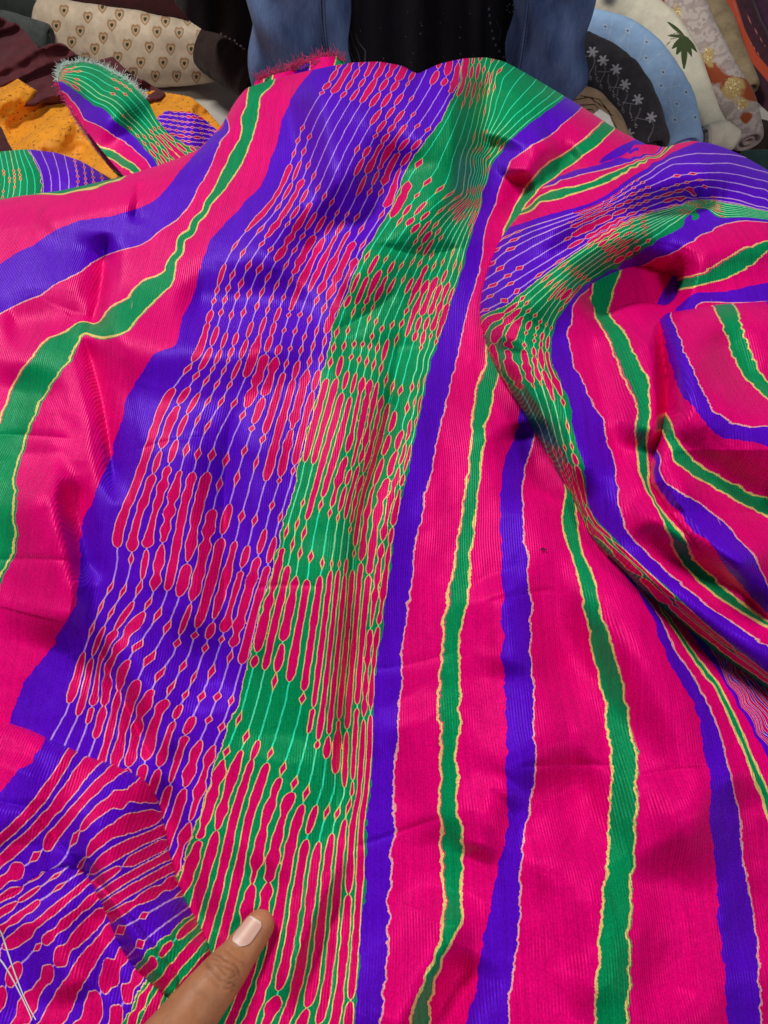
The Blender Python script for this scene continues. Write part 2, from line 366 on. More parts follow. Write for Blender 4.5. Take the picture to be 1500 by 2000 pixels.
CURVES_A = {
 0: [[(607,140),(567,190),(547,250),(530,310),(515,360),(463,410),(417,460),(393,510),(382,565),(353,630),(344,672)],[(304,690),(283,715),(260,750),(230,837),(219,895),(178,978),(158,1030),(158,1100),(148,1190),(94,1272),(52,1325),(31,1367),(18,1412),(-30,1530)]],
 14: [[(898,160),(880,200),(847,257),(803,313),(788,335),(777,383),(747,437),(713,483),(683,557),(660,610),(645,655),(635,715),(612,800),(588,890),(581,936),(560,1000),(546,1055),(527,1133),(505,1207),(480,1317),(453,1410),(423,1477),(397,1570),(373,1643),(348,1715),(300,1850),(250,2000)]],
 27: [[(1105,190),(1051,229),(1018,257),(975,298),(943,367),(933,433),(913,475),(905,530),(880,593),(864,654),(845,690),(832,750),(812,850),(788,948),(765,1080),(755,1170),(740,1257),(730,1350),(728,1500),(713,1600),(714,1690),(707,1800),(700,1900),(690,2010)]],
 30: [[(1133,209),(1083,259),(1016,298),(984,334),(972,390),(945,450),(940,520),(916,594),(898,655),(883,740),(862,830),(836,945),(822,1010),(806,1100),(795,1200),(785,1300),(775,1400),(770,1583),(760,1750),(754,1883),(742,1995)]],
 33.55: [[(1165,252),(1100,300),(1042,346),(1018,378),(994,430)],[(950,711),(930,755),(923,840),(910,970),(893,1035),(886,1125),(872,1180),(865,1240),(862,1330),(857,1410),(862,1450),(857,1560),(863,1607),(865,1733),(867,1817),(850,1880),(817,1933),(803,1997)]],
 35.5: [[(1192,258),(1122,318),(1062,360),(1032,388),(1005,440)],[(975,715),(966,762),(948,822),(932,972),(920,1096),(900,1224),(893,1330),(900,1410),(893,1467),(893,1543),(900,1650),(907,1783),(897,1817),(860,1877),(843,1927),(838,1997)]],
 39: [[(1228,278),(1190,300)],[(1014,800),(1008,852),(988,884),(976,932),(974,1008),(980,1080),(982,1180),(982,1300),(990,1380),(987,1490),(993,1550),(990,1643),(960,1750),(947,1817),(930,1927),(912,1997)]],
 41.25: [[(1268,292),(1228,304),(1196,313)],[(1052,820),(1044,860),(1024,924),(1022,1000),(1028,1080),(1036,1160),(1034,1240),(1040,1332),(1043,1400),(1047,1473),(1037,1567),(1017,1667),(1013,1800),(1002,1917),(993,1997)]],
 45.9: [[(1104,960),(1098,1008),(1104,1056),(1120,1088),(1132,1132),(1140,1180),(1152,1252),(1172,1320),(1183,1400),(1197,1483),(1190,1587),(1190,1667),(1180,1733),(1173,1817),(1163,1933),(1163,1997)]],
 48.1: [[(1124,960),(1128,1060),(1156,1112),(1172,1200),(1196,1260),(1216,1340),(1232,1420),(1246,1496),(1240,1600),(1233,1700),(1230,1800),(1228,1900),(1224,2000)]],
 53: [[(1220,1116),(1252,1160),(1272,1208),(1300,1272),(1324,1324),(1352,1372),(1372,1440),(1380,1496),(1388,1560),(1390,1650),(1400,1750),(1410,1850),(1418,2000)]],
 55.25: [[(1248,1150),(1292,1205),(1304,1240),(1328,1284),(1360,1330),(1384,1376),(1404,1420),(1424,1500),(1440,1560),(1450,1650),(1465,1750),(1480,1850),(1490,2000)]],
 57.9: [[(1288,1184),(1320,1236),(1352,1282),(1380,1325)]],
 60.1: [[(1300,1196),(1330,1238),(1362,1284)]],
 56.4: [[(1378,1350),(1412,1420),(1443,1500),(1462,1580),(1478,1680),(1500,1850),(1512,2000)]],
 57.6: [[(1394,1340),(1428,1412),(1462,1500),(1496,1590),(1530,1750),(1560,2000)]],
 60.2: [[(1404,1336),(1442,1410),(1480,1500),(1520,1590),(1560,1750)]],
 63: [[(1412,1332),(1456,1406),(1502,1500),(1545,1590)]],
 67: [[(1420,1330),(1480,1430)]],
 71: [[(1430,1310),(1500,1400)]],
 -4: [[(533,163),(503,193),(500,240),(483,297),(460,335),(427,380),(407,407),(383,440),(360,467),(350,493),(340,533),(338,552),(313,573),(293,600),(240,648)],[(167,650),(133,700),(97,747),(73,787),(50,840),(33,893),(24,947),(23,992),(26,1038),(19,1080),(0,1118)]],
 -6: [[(490,163),(480,227),(467,273),(447,313),(423,360),(400,402),(363,457),(348,482),(330,520),(303,543),(273,552),(260,577),(233,587),(213,607),(182,633)],[(137,643),(113,647),(87,670),(67,697),(43,723),(20,780),(0,823)]],
 -8.8: [[(443,232),(430,283),(407,333),(390,367),(360,420),(320,443),(277,477),(233,487),(200,497),(160,527),(127,543),(97,557),(80,580),(40,590),(0,610)]],
 -11: [[(437,236),(393,286),(353,335),(333,353),(320,373),(275,409),(217,423),(167,428),(127,433),(103,453),(67,477),(20,500),(0,517)]],
 -16: [[(240,345),(200,359),(167,368),(120,377)]],
 # inner lines beside the pleats
 17: [[(708,640),(680,760),(655,850),(622,960),(600,1050),(585,1150),(565,1250),(540,1380),(505,1490),(470,1600)]],
 19: [[(738,640),(712,760),(690,880),(655,990),(640,1100),(620,1250),(600,1400),(570,1500)]],
 20.5: [[(762,640),(738,760),(716,880),(682,990),(668,1100),(655,1250),(640,1400)]],
 23.5: [[(815,640),(782,760),(752,880),(716,990),(704,1100),(692,1250),(678,1400),(672,1550)]],
 25: [[(838,640),(812,760),(785,880),(750,990),(732,1100),(714,1250),(704,1400),(694,1550)]],
 2.5: [[(241,1005),(226,1060),(230,1097),(226,1126),(200,1177),(182,1221)],[(166,1268),(155,1310),(131,1390),(109,1427)]],
 5.5: [[(343,950),(321,1042),(307,1115),(303,1148),(288,1185),(255,1229),(226,1273),(211,1302)]],
 8.5: [[(354,1232),(343,1273),(321,1302),(307,1324),(288,1364),(270,1408)]],
 7: [[(410,850),(370,1000)]],
 51: [[(1180,1080),(1210,1140),(1245,1230),(1290,1340),(1320,1440)]],
 43.5: [[(1075,930),(1066,1020),(1082,1120)]],
 18.5: [[(952,150),(936,230),(916,300),(900,380)]],
 20.5: [[(968,150),(952,230),(934,300),(918,380)]],
 24.5: [[(1060,178),(1010,222),(970,262),(944,310)]],
}
def curve_pts(cv, step=42):
    P, V = [], []
    for s, ls in cv.items():
        for l in ls:
            q = resample(smooth_poly(l, 1), 22 if 54 < s < 64 and step > 40 else step); P += list(q); V += [s] * len(q)
    return np.array(P), np.array(V)
P_, V_ = curve_pts(CURVES_A)
# the wedge where the cloth runs on towards the left and right edges
ext = [((-200, 1500), -3), ((-200, 1000), -9), ((-200, 640), -9), ((1600, 2000), 57), ((1650, 1640), 66), ((1600, 1400), 78), ((-200, 2100), 8)]
sA = TPS(np.r_[P_, np.array([e[0] for e in ext])], np.r_[V_, np.array([e[1] for e in ext])], lam=2e-5)

INT_A = [(650,130,.5),(720,160,.6),(770,200,.5),(800,280,.5),(740,300,.55),(790,340,.6),(640,230,-.6),(700,240,-.5),(850,200,-.5),(600,250,.0),(560,350,.5),(600,380,.42),(660,330,-.5),(620,430,.55),(580,440,.3),(520,430,.0),(540,470,.0),
 (700,420,-.3),(740,400,-.1),(680,450,.5),(640,520,.5),(680,520,.5),(560,520,.0),(500,560,-.05),(460,540,.2),(450,600,.2),(600,600,.0),(560,650,.1),(640,600,.1),(410,660,.4),(450,660,.4),(500,700,.6),(400,700,.0),(370,720,-.1),(470,760,-.2),(340,770,.7),(420,790,.0),
 (560,760,.95),(590,800,.95),(520,790,.9),(480,830,-.2),(430,860,-.1),(340,850,.2),(300,880,.4),(520,930,.0),(560,900,.1),(460,920,-.1),(330,940,.7),(400,920,.75),(290,1000,.85),(360,1000,.95),(420,1030,.85),(500,980,.0),(540,960,-.2),(520,1030,.25),(240,1050,.85),(320,1120,.7),
 (225,1085,-.25),(260,1120,-.3),(320,1175,-.4),(400,1150,.8),(450,1150,.9),(480,1150,.95),(200,1170,.3),(280,1200,.5),(250,1250,.6),(300,1230,.1),(330,1270,.05),(360,1300,.0),(400,1280,-.1),(380,1350,.05),(430,1330,.0),(170,1300,.95),(200,1350,.95),(240,1380,.9),(290,1400,.9),(350,1400,.8),(400,1380,.3),(115,1430,-.4),(430,1400,-.2),(330,1480,.95),(370,1480,.95),(300,1580,.95),
 (905,150,.6),(930,170,.1),(965,200,-.2),(880,220,-.8),(850,300,-.6),(900,330,-.9),(990,200,-.9),(1040,210,-.95),(940,300,-.1),(920,400,.25),(800,390,.6),(850,390,.2),(830,440,.7),(880,430,-.6),(760,460,-.4),(800,475,-.5),(870,490,-.2),(740,530,.8),(790,540,.4),(840,540,.7),(700,560,.9),(860,590,.3),(760,600,-.3),(700,620,-.5),(740,640,.3),(830,640,.6),(670,665,.0),(800,690,-.5),(850,680,-.3),(660,700,.1),
 (650,760,.97),(700,780,.97),(740,760,.9),(780,730,-.2),(820,780,.4),(640,840,.97),(620,870,.9),(700,880,.97),(760,850,.5),(790,850,.4),(600,930,-.6),(640,940,.6),(680,930,.5),(740,960,.9),(770,920,.4),(650,980,.3),(600,1000,.0),(580,1040,.1),(630,1040,-.4),(660,1050,-.5),(710,1040,.2),(750,1020,.6),(560,1100,.95),(600,1130,.97),(650,1150,.97),(700,1130,.95),(750,1120,.8),
 (520,1250,.97),(600,1250,.97),(680,1250,.97),(725,1280,.4),(490,1350,-.55),(515,1395,-.4),(560,1440,-.4),(585,1472,-.5),(612,1505,-.5),(640,1535,-.5),(470,1400,.2),(650,1440,.95),(690,1500,.8),(500,1490,.97),(560,1560,.98),(620,1620,.98),(680,1650,.95),(450,1600,.98),(600,1750,.98),(650,1800,.98),(550,1900,.98),(500,1960,.97),(660,1980,.97),(1450,1400,.9),(1500,1500,.9)]
INT_B = [(1450,340,-.7),(1400,320,-.2),(1480,370,-.8),(1300,330,-.4),(1200,390,.2),(1330,380,.3),(1150,440,.9),(1200,420,.8),(1250,400,.2),(1100,430,-.6),(1060,470,-.6),(1020,460,-.1),(1010,530,-.2),(1050,520,-.3),(970,560,.1),(990,580,.1),(950,600,.2),
 (1200,460,.8),(1240,460,.3),(1300,430,-.8),(1340,410,.2),(1150,500,-.7),(1090,540,.0),(1110,550,.5),(1060,580,-.6),(1010,610,.9),(980,660,.9),(1030,640,.3),(1070,600,-.2),(1000,720,.95),(1050,720,.8),(1040,780,-.5),(1080,790,-.3),(1070,830,.0),(1100,800,.1),(1080,760,.4),(1090,860,-.4),(1110,900,.7),(1140,960,.7),(1180,1030,.7),(1250,1110,.8),(1340,1190,.8),(1450,1280,.9)]
INT_D = [(150,1500,.95),(250,1540,.97),(300,1700,.97),(330,1790,-.2),(250,1650,.97),(60,1600,.95),(100,1680,-.2),(60,1780,.7),(150,1800,.9),(40,1850,.1),(100,1900,.9),(200,1900,.9),(180,1950,.6),(300,1950,.95),(380,1860,.97),(0,1700,.9)]
def beads(s, t, u, v, ctrl, scale_fn, seed, lk=1.0):
    """half-width of the resist-dyed bead on the nearest line of the wide bands"""
    c = np.array(ctrl, float); sm = np.mod(s, PER); per = np.floor(s / PER).astype(int)
    band = (sm > 1.6) & (sm < 27.3); bw = np.full(s.shape, -.25)
    ub, vb, sb, tb = u[band], v[band], s[band], t[band]
    I = np.empty(len(ub)); sc = scale_fn(vb)
    for i in range(0, len(ub), 60000):
        k = slice(i, i + 60000)
        d2 = (ub[k, None] - c[None, :, 0]) ** 2 + (vb[k, None] - c[None, :, 1]) ** 2
        W = np.exp(-d2 / (2 * 19. ** 2)) + 1e-7 / (1 + d2 / 1e4); I[k] = (W * c[None, :, 2]).sum(1) / W.sum(1)
    kk = np.floor(sb * lk).astype(int); out = np.full(len(ub), -.25)
    rg = np.random.default_rng(seed)
    for k in np.unique(kk):
        sel = kk == k
        if sel.sum() < 8: continue
        t0, t1 = tb[sel].min(), tb[sel].max(); nb = int((t1 - t0) / 4) + 2; bi = ((tb[sel] - t0) / 4).astype(int)
        cnt = np.bincount(bi, minlength=nb); Im = np.bincount(bi, I[sel], nb); Sm = np.bincount(bi, sc[sel], nb)
        ok = cnt > 0; xs = np.arange(nb)
        Im = np.interp(xs, xs[ok], Im[ok] / cnt[ok]); Sm = np.interp(xs, xs[ok], Sm[ok] / cnt[ok])
        n2 = int((t1 - t0)) + 3; tx = np.arange(n2); prof = np.full(n2, -.25)
        g = lambda a, x: a[min(len(a) - 1, max(0, int(x / 4)))]
        cur = rg.uniform(0, 6)
        while cur < t1 - t0:
            i0 = g(Im, cur) + .30 * float(vnoise2(np.array([k * .85 + 7]), np.array([cur / 40. + 3]), seed)[0]); sc_ = g(Sm, cur); nz = lambda a, b, q: a + (b - a) * np.clip(.5 + .62 * float(vnoise2(np.array([k * .42 + 11 * q]), np.array([cur / 70. + 5 * q]), seed + q)[0]) + rg.normal(0, .12), 0, 1)
            if i0 < -.12: cur += 7; continue
            if i0 < .27: L = nz(16, 36, 1) * sc_; wd = nz(.13, .25, 2); gap = nz(5, 46, 3) * sc_; sh = 0
            elif i0 < .52: L = nz(30, 74, 1) * sc_; wd = nz(.18, .29, 2); gap = nz(-2, 9, 3) * sc_; sh = 1
            else: L = (nz(90, 240, 1) if i0 < .88 else nz(260, 640, 1)) * sc_; wd = nz(.25, .335, 2); gap = nz(0, 9, 3) * sc_; sh = 2
            if sh == 2:
                e = cur
                while e < cur + L and g(Im, e) > -.05: e += 4
                L = max(14, e - cur)
            x = np.clip(2 * (tx - cur) / L - 1, -1.6, 1.6)
            if sh == 0: p = wd * (1 - np.abs(x))
            elif sh == 1: p = wd * np.sqrt(np.clip(1 - x * x, 0, 1)) - .25 * (np.abs(x) > 1)
            else:
                e = L * .5 / max(24 * sc_, 1); q = np.clip((np.abs(x) - 1) * e + 1, 0, 1)
                p = wd * np.sqrt(np.clip(1 - q ** 2, 0, 1)) * (1 + (.50 if i0 < .88 else .16) * vnoise((tx + 37 * k) / (21 * sc_), seed + k % 97)) - .25 * (np.abs(x) > 1)
            prof = np.maximum(prof, p); cur += L + gap
        out[sel] = np.interp(tb[sel] - t0, tx, prof)
    bw[band] = out; return bw

def pscale(v): return np.clip(.45 + .6 * (v - 100) / 1500., .45, 1.05)
def sheet(name, u0, u1, top, bot, hfun, sfun, tfun, ctrl, step=2.8, skirt=None, poly=None, margin=14, seed=1, mat=None, parent=None, depth=None, lk=1.0, attrs=None):
    us = np.concatenate([np.arange(u0, min(u1, -50), step * 4), np.arange(max(u0, -50), min(u1, 1550), step), np.arange(max(u0, 1550), u1 + .1, step * 4)]); tp = top(us); bt = bot(us)
    nv = int(np.max(bt - tp) / step) + 1; fr = np.linspace(0, 1, nv)
    U = np.repeat(us[None], nv, 0); V = tp[None] + (bt - tp)[None] * fr[:, None]
    Pz = at_d(U, V, depth(U, V)) if depth else at_z(U, V, hfun(U, V))
    keep = np.ones(U.shape, bool)
    if poly is not None: keep = sdf_poly(U, V, poly) > -margin
    s = sfun(U, V); t = tfun(U, V)
    gy, gx = np.gradient(s); dv = np.gradient(V, axis=0); du = np.gradient(us)[None]
    sv = gy / dv; su = (gx - sv * np.gradient(V, axis=1)) / du; og = np.clip(np.hypot(su, sv), 0, .4) * pscale(V)
    for _ in range(3): og[1:-1, 1:-1] = (og[:-2, 1:-1] + og[2:, 1:-1] + og[1:-1, :-2] + og[1:-1, 2:] + 2 * og[1:-1, 1:-1]) / 6
    if skirt:
        # carry the cloth on behind its crest, down to what it lies on
        k = skirt.get('rows', 14); p0 = Pz[0]; add = []
        for j in range(1, k + 1):
            f = j / k; q = p0.copy(); q[:, 1] += skirt.get('back', .05) * (1 - (1 - f) ** 2); q[:, 2] = p0[:, 2] + (skirt['z'] - p0[:, 2]) * f ** 1.5
            q[:, 0] += .008 * np.sin(us / 45.) * f; add.append(q)
        Pz = np.concatenate([np.array(add[::-1]), Pz]); pad = lambda a: np.concatenate([np.repeat(a[:1], k, 0), a])
        tadd = np.concatenate([t[:1] - 30 * np.arange(k, 0, -1)[:, None], t]); s = pad(s); og = pad(og); U = pad(U); V = pad(V); keep = pad(keep); t = tadd
    idx = np.arange(U.size).reshape(U.shape)
    fm = keep[:-1, :-1] | keep[1:, :-1] | keep[:-1, 1:] | keep[1:, 1:]
    fc = np.stack([idx[:-1, :-1], idx[1:, :-1], idx[1:, 1:], idx[:-1, 1:]], -1)[fm]
    used = np.zeros(U.size, bool); used[fc] = True; remap = np.cumsum(used) - 1; fc = remap[fc]
    u_, v_, s_, t_, g_ = (a.ravel()[used] for a in (U, V, s, t, og))
    at = {'s': s_, 't': t_, 'og': g_}
    if ctrl is not None: at['lc'] = s_ * lk; at['lk'] = np.full(len(s_), lk); at['bw'] = beads(s_, t_, u_, v_, ctrl, pscale, seed, lk)
    if attrs: at.update(attrs(u_, v_))
    o = link(name, mesh_np(name, Pz.reshape(-1, 3)[used], fc, at), mat or SILK)
    if parent: adopt(o, parent)
    return o
const = lambda y: (lambda u: np.full(np.shape(u), float(y)))

fab = empty('striped_silk_fabric', (0, .25, .0), 'pink, violet and green tie-dyed striped silk draped in folds', 'fabric')
tA = lambda u, v: v + 0 * u
drape = sheet('drape', -520, 2050, ytopA, const(2330), hA, sA, tA, INT_A, 2.8, skirt={'z': .01, 'back': .06, 'rows': 26}, parent=fab)

# ---- the fold thrown over the side
B_POLY = [(1300, 240), (1292, 300), (1240, 296), (1180, 318), (1116, 331), (1078, 352), (1046, 380), (1024, 408)] + B_SIL + [(1950, 240)]
B_POLY = [tuple(p) for p in smooth_poly(B_POLY + [B_POLY[0]], 1)][:-1]
_bt = np.array([(880, 520), (930, 470), (960, 410), (1000, 370), (1050, 330), (1120, 300), (1200, 284), (1270, 282), (1300, 288), (1330, 279), (1352, 275), (1385, 279), (1420, 290), (1460, 309), (1500, 332), (1600, 400), (1950, 620), (2010, 650)], float)
ytopB = smooth_interp(_bt)
RIDGES_B = [
    ([(1000, 640), (1040, 590), (1110, 520), (1200, 460), (1300, 420)], 12, 40, 40, 'g'),
    ([(1010, 560), (1100, 490), (1200, 425), (1330, 396), (1450, 420)], -9, 26, 22, 'g'),
    ([(1000, 520), (1100, 430), (1230, 370), (1380, 330), (1480, 350)], 12, 40, 44, 'g'),
    ([(1130, 610), (1200, 566), (1270, 552), (1350, 585)], -32, 44, 32, 'g'),
    ([(1240, 530), (1340, 500), (1450, 470), (1560, 480)], 9, 40, 30, 'g'),
    ([(1255, 620), (1270, 720), (1280, 800), (1262, 890)], 12, 16, 50, 'g'),
    ([(1160, 620), (1190, 740), (1200, 860), (1240, 960)], -5, 50, 40, 'g'),
    ([(1060, 640), (1040, 720), (1100, 860), (1150, 980)], 8, 40, 40, 'g'),
    ([(1230, 980), (1290, 1020), (1335, 1050), (1420, 1090), (1500, 1140)], 11, 26, 30, 'g'),
    ([(1220, 1030), (1320, 1090), (1420, 1150), (1520, 1210)], -9, 26, 30, 'g'),
    ([(1180, 1040), (1300, 1150), (1420, 1240), (1540, 1320)], 6, 26, 26, 'g'),
    ([(960, 540), (1000, 610), (990, 690)], 5, 40, 30, 'g'),
]
def hB0(u, v):
    d = sdf_poly(u, v, B_POLY); q = np.clip(1 - d / 95., 0, 1); prof = np.sqrt(np.clip(1 - q * q, 0, 1))
    hb = add_ridges(base_height(u, v), u, v, RIDGES_A[35:36])
    ha = hA(u, np.maximum(v, ytopA(u) + 60))
    up = add_ridges(np.zeros(u.shape), u, v, RIDGES_B)
    k = np.clip(d / 60., 0, 1); k = k * k * (3 - 2 * k)
    return np.where(d > 0, ha * (1 - k) + hb * k + .026 * prof + up * np.clip(d / 30., 0, 1), ha + .0007 * np.minimum(d, 0))
def hB(u, v):
    h = hB0(u, v); dd = np.clip(v - ytopB(u), 0, None); q = np.clip(1 - dd / 60., 0, 1)
    return h - .036 * (1 - np.sqrt(np.clip(1 - q * q, 0, 1))) * np.clip((u - 1270) / 40., 0, 1)
CURVES_B = {
 53: [[(1250,292),(1180,320),(1116,333),(1082,352)]],
 55.2: [[(1288,297),(1204,326),(1148,338),(1094,352)]],
 57.9: [[(1268,306),(1220,326),(1140,362),(1080,370),(1056,382),(1028,406)]],
 60.1: [[(1262,316),(1220,338),(1156,370),(1092,386),(1052,396)]],
 64: [[(1360,279),(1320,294),(1268,326),(1220,354),(1180,386),(1136,402),(1060,422),(1008,440)]],
 68: [[(1500,336),(1430,316),(1380,318)]], 71: [[(1500,365),(1420,346),(1350,345),(1250,378),(1150,424),(1060,462),(990,500)]],
 74: [[(1500,396),(1420,372),(1350,368),(1250,398),(1150,446),(1060,500),(964,560)]],
 76.6: [[(1600,424),(1500,412),(1420,390),(1350,388),(1262,410),(1150,468),(1060,526),(945,600)]],
 78: [[(1330,402),(1260,418),(1200,442),(1148,478),(1100,510),(1060,538),(1020,570),(992,598),(942,616)]],
 82: [[(1345,402),(1230,448),(1140,506),(1060,572),(990,640),(975,690),(1002,760),(1052,845)]],
 85: [[(1080,580),(1030,640),(1030,710),(1060,790),(1084,880),(1112,950)]],
 88: [[(1360,402),(1290,440),(1180,510),(1100,574),(1060,640),(1052,700),(1080,780),(1102,880),(1132,980),(1150,1024)]],
 88.6: [[(1170,1042),(1224,1092),(1304,1172),(1400,1254),(1500,1326)]],
 87.2: [[(1150,1040),(1212,1110),(1292,1186),(1400,1278),(1500,1348)]],
 91: [[(1380,408),(1324,450),(1276,474),(1244,498),(1188,530),(1140,556),(1116,586),(1088,622),(1076,666),(1076,706),(1092,738),(1112,782),(1120,835),(1132,892),(1144,920),(1144,972),(1160,1012),(1188,1040),(1220,1072),(1260,1108),(1316,1160),(1372,1212),(1420,1252),(1500,1314)]],
 94: [[(1540,438),(1500,434),(1450,430),(1412,438),(1352,470),(1316,494),(1260,514),(1212,536),(1160,558),(1124,584),(1116,622),(1110,654),(1116,702),(1136,742),(1152,778),(1176,812),(1188,864),(1200,904),(1202,940),(1212,992),(1216,1024),(1240,1056),(1280,1096),(1324,1136),(1380,1180),(1440,1224),(1500,1262)]],
 95.7: [[(1540,456),(1500,452),(1470,455),(1440,460),(1400,482),(1360,508),(1310,526),(1250,534)],[(1150,600),(1135,640),(1150,690),(1175,740),(1200,800),(1215,860),(1225,920),(1240,990),(1265,1045),(1310,1095),(1375,1160),(1450,1210)]],
 97.5: [[(1500,470),(1440,488),(1412,506),(1380,530),(1320,548)],[(1196,546),(1164,582),(1156,606),(1176,642),(1192,670),(1212,730),(1232,766),(1244,786),(1240,846),(1244,900),(1256,948),(1284,992),(1304,1040),(1318,1082),(1372,1146),(1440,1192),(1500,1226)]],
 99.5: [[(1500,490),(1456,526),(1412,546),(1355,560)],[(1216,546),(1188,578),(1184,610),(1224,654),(1244,702),(1272,754),(1268,782),(1266,846),(1264,900),(1268,960),(1296,1004),(1336,1044),(1345,1078),(1368,1104),(1416,1152),(1468,1192),(1500,1212)]],
 103: [[(1500,552),(1440,566),(1360,572)],[(1310,960),(1360,1030),(1400,1072),(1460,1152)]],
}
PB, VB_ = curve_pts(CURVES_B, 20)
sB = TPS(np.r_[PB, [(1650, 590), (1650, 1450), (1650, 380), (1580, 500), (1580, 470)]], np.r_[VB_, [103, 88, 69, 99.5, 97.5]], lam=2e-5)
tBp = [((1500,360),0),((1300,380),200),((1200,420),310),((1100,480),430),((1000,560),560),((945,620),640),((1060,600),530),((990,720),740),((1080,790),830),((1100,900),950),((1180,1040),1130),((1340,1190),1350),((1500,1310),1550),((1110,640),600),((1300,480),230),((1500,480),20),((1200,560),410),((1230,760),760),((1260,900),900),((1340,1060),1090),((1500,1200),1300),((1500,1000),1200),((1500,700),900)]
tB = TPS([p for p, _ in tBp], [x for _, x in tBp], 1e-4)
sheet('side_fold', 890, 2000, ytopB, lambda u: np.interp(u, [890, 1000, 1100, 1300, 1500, 1760, 2000], [800, 860, 1060, 1260, 1420, 1620, 1800]), hB, sB, tB, INT_B, 2.6, skirt={'z': .01, 'back': .06, 'rows': 22}, poly=B_POLY, seed=31, parent=fab, lk=.55)

# ---- the panel that hangs in the hollow of the side fold
C_POLY = [(1288, 626), (1304, 612), (1340, 606), (1400, 596), (1500, 588), (1900, 570), (1900, 1560), (1500, 1207), (1450, 1160), (1400, 1112), (1345, 1046), (1306, 1000), (1272, 945), (1272, 905), (1292, 852), (1303, 800), (1303, 740), (1294, 670)]
RIDGES_C = [
    ([(1320, 640), (1340, 720), (1380, 790), (1500, 840), (1600, 860)], 8, 40, 40, 'g'),
    ([(1400, 620), (1430, 700), (1480, 760), (1600, 800)], -5, 30, 30, 'g'),
    ([(1306, 830), (1340, 890), (1420, 950), (1540, 1000)], -8, 30, 30, 'g'),
    ([(1290, 920), (1360, 990), (1440, 1050), (1560, 1100)], 7, 36, 36, 'g'),
]
def hC(u, v):
    d = sdf_poly(u, v, C_POLY); q = np.clip(1 - d / 60., 0, 1); prof = np.sqrt(np.clip(1 - q * q, 0, 1))
    up = add_ridges(np.zeros(u.shape), u, v, RIDGES_C)
    low = np.clip((v - 880) / 120., 0, 1)
    hb = hB(u, v)
    return np.where(d > 0, hb + (.032 - .024 * low) * prof + up * np.clip(d / 25., 0, 1), hb + .0007 * np.minimum(d, 0))
CURVES_C = {
 103: [[(1280,904),(1276,936),(1304,980),(1332,1008),(1360,1040),(1400,1072),(1416,1112),(1460,1152),(1500,1200)]],
 105.2: [[(1288,914),(1300,948),(1352,972),(1388,1000),(1420,1028),(1460,1072),(1480,1100),(1500,1144)]],
 109.9: [[(1316,896),(1352,928),(1400,956),(1448,984),(1500,1008)]],
 112.1: [[(1310,826),(1318,852),(1340,888),(1380,920),(1428,940),(1468,964),(1500,974)]],
 117: [[(1288,622),(1296,650),(1308,710),(1324,758),(1360,802),(1388,842),(1420,856),(1500,872)]],
 119.2: [[(1311,618),(1330,670),(1356,730),(1392,804),(1436,828),(1500,838)]],
 121.9: [[(1390,594),(1416,642),(1432,698),(1456,742),(1500,778)]],
 124.1: [[(1432,590),(1448,634),(1468,702),(1500,746)]],
}
PC, VC = curve_pts(CURVES_C, 28); sC = TPS(np.r_[PC, [(1302, 790), (1302, 740), (1304, 905), (1340, 940)]], np.r_[VC, [113.5, 115, 107.5, 107.8]], 2e-5)
sheet('hollow_panel', 1240, 1890, lambda u: np.interp(u, [1240, 1300, 1400, 1500, 1760], [580, 580, 576, 566, 560]), lambda u: np.interp(u, [1240, 1320, 1400, 1500, 1760], [1000, 1050, 1150, 1250, 1450]), hC, sC, tB, INT_B, 2.6, poly=C_POLY, seed=41, parent=fab)

# ---- the tucked folds at the near corner
D2_POLY = [(-320, 1500), (60, 1580), (150, 1690), (250, 1780), (345, 1900), (352, 1960), (300, 2060), (280, 2240), (-320, 2240)]
CUR_D2 = {14: [[(292,1905),(280,1922),(264,1950),(240,2000)]], 16: [[(330,1935),(310,1975),(290,2020)]], 12.5: [[(238,1870),(200,1922),(180,1990)]], 11.5: [[(212,1820),(152,1902),(104,1990)]],
 10.5: [[(204,1780),(112,1870),(40,1990)]], 9.5: [[(190,1748),(100,1826),(32,1890),(0,1950)]], 8.5: [[(178,1716),(84,1796),(0,1856)]], 7.5: [[(152,1706),(64,1770),(0,1816)]], 6.5: [[(124,1700),(50,1752),(0,1784)]],
 5: [[(128,1630),(90,1690),(0,1742)]], 4: [[(120,1590),(60,1655),(0,1704)]], 2.5: [[(40,1606),(0,1640)]]}
P2, V2 = curve_pts(CUR_D2, 24); sD2 = TPS(P2, V2, 2e-4)
tDp = [((300,1560),0),((150,1680),190),((0,1800),380),((400,1840),0),((250,1990),250),((0,2000),500),((100,1460),160),((0,1560),290)]
tD = TPS([p for p, _ in tDp], [x for _, x in tDp], 1e-3)
RID_D2 = [([(60, 1760), (110, 1850), (160, 1960)], 5, 40, 40, 'g'), ([(170, 1760), (215, 1850), (290, 1935)], -2.6, 26, 30, 'g'), ([(0, 1800), (40, 1900), (60, 2000)], -2.6, 40, 40, 'g')]
def hD2(u, v):
    d = sdf_poly(u, v, D2_POLY); q = np.clip(1 - d / 40., 0, 1); a = hA(u, v)
    return np.where(d > 0, a + .006 * np.sqrt(np.clip(1 - q * q, 0, 1)) + add_ridges(np.zeros(u.shape), u, v, RID_D2) * np.clip(d / 25., 0, 1), a + .0006 * np.minimum(d, 0))
sheet('front_fold', -310, 380, const(1480), const(2235), hD2, sD2, tD, INT_D, 2.8, poly=D2_POLY, seed=51, parent=fab)
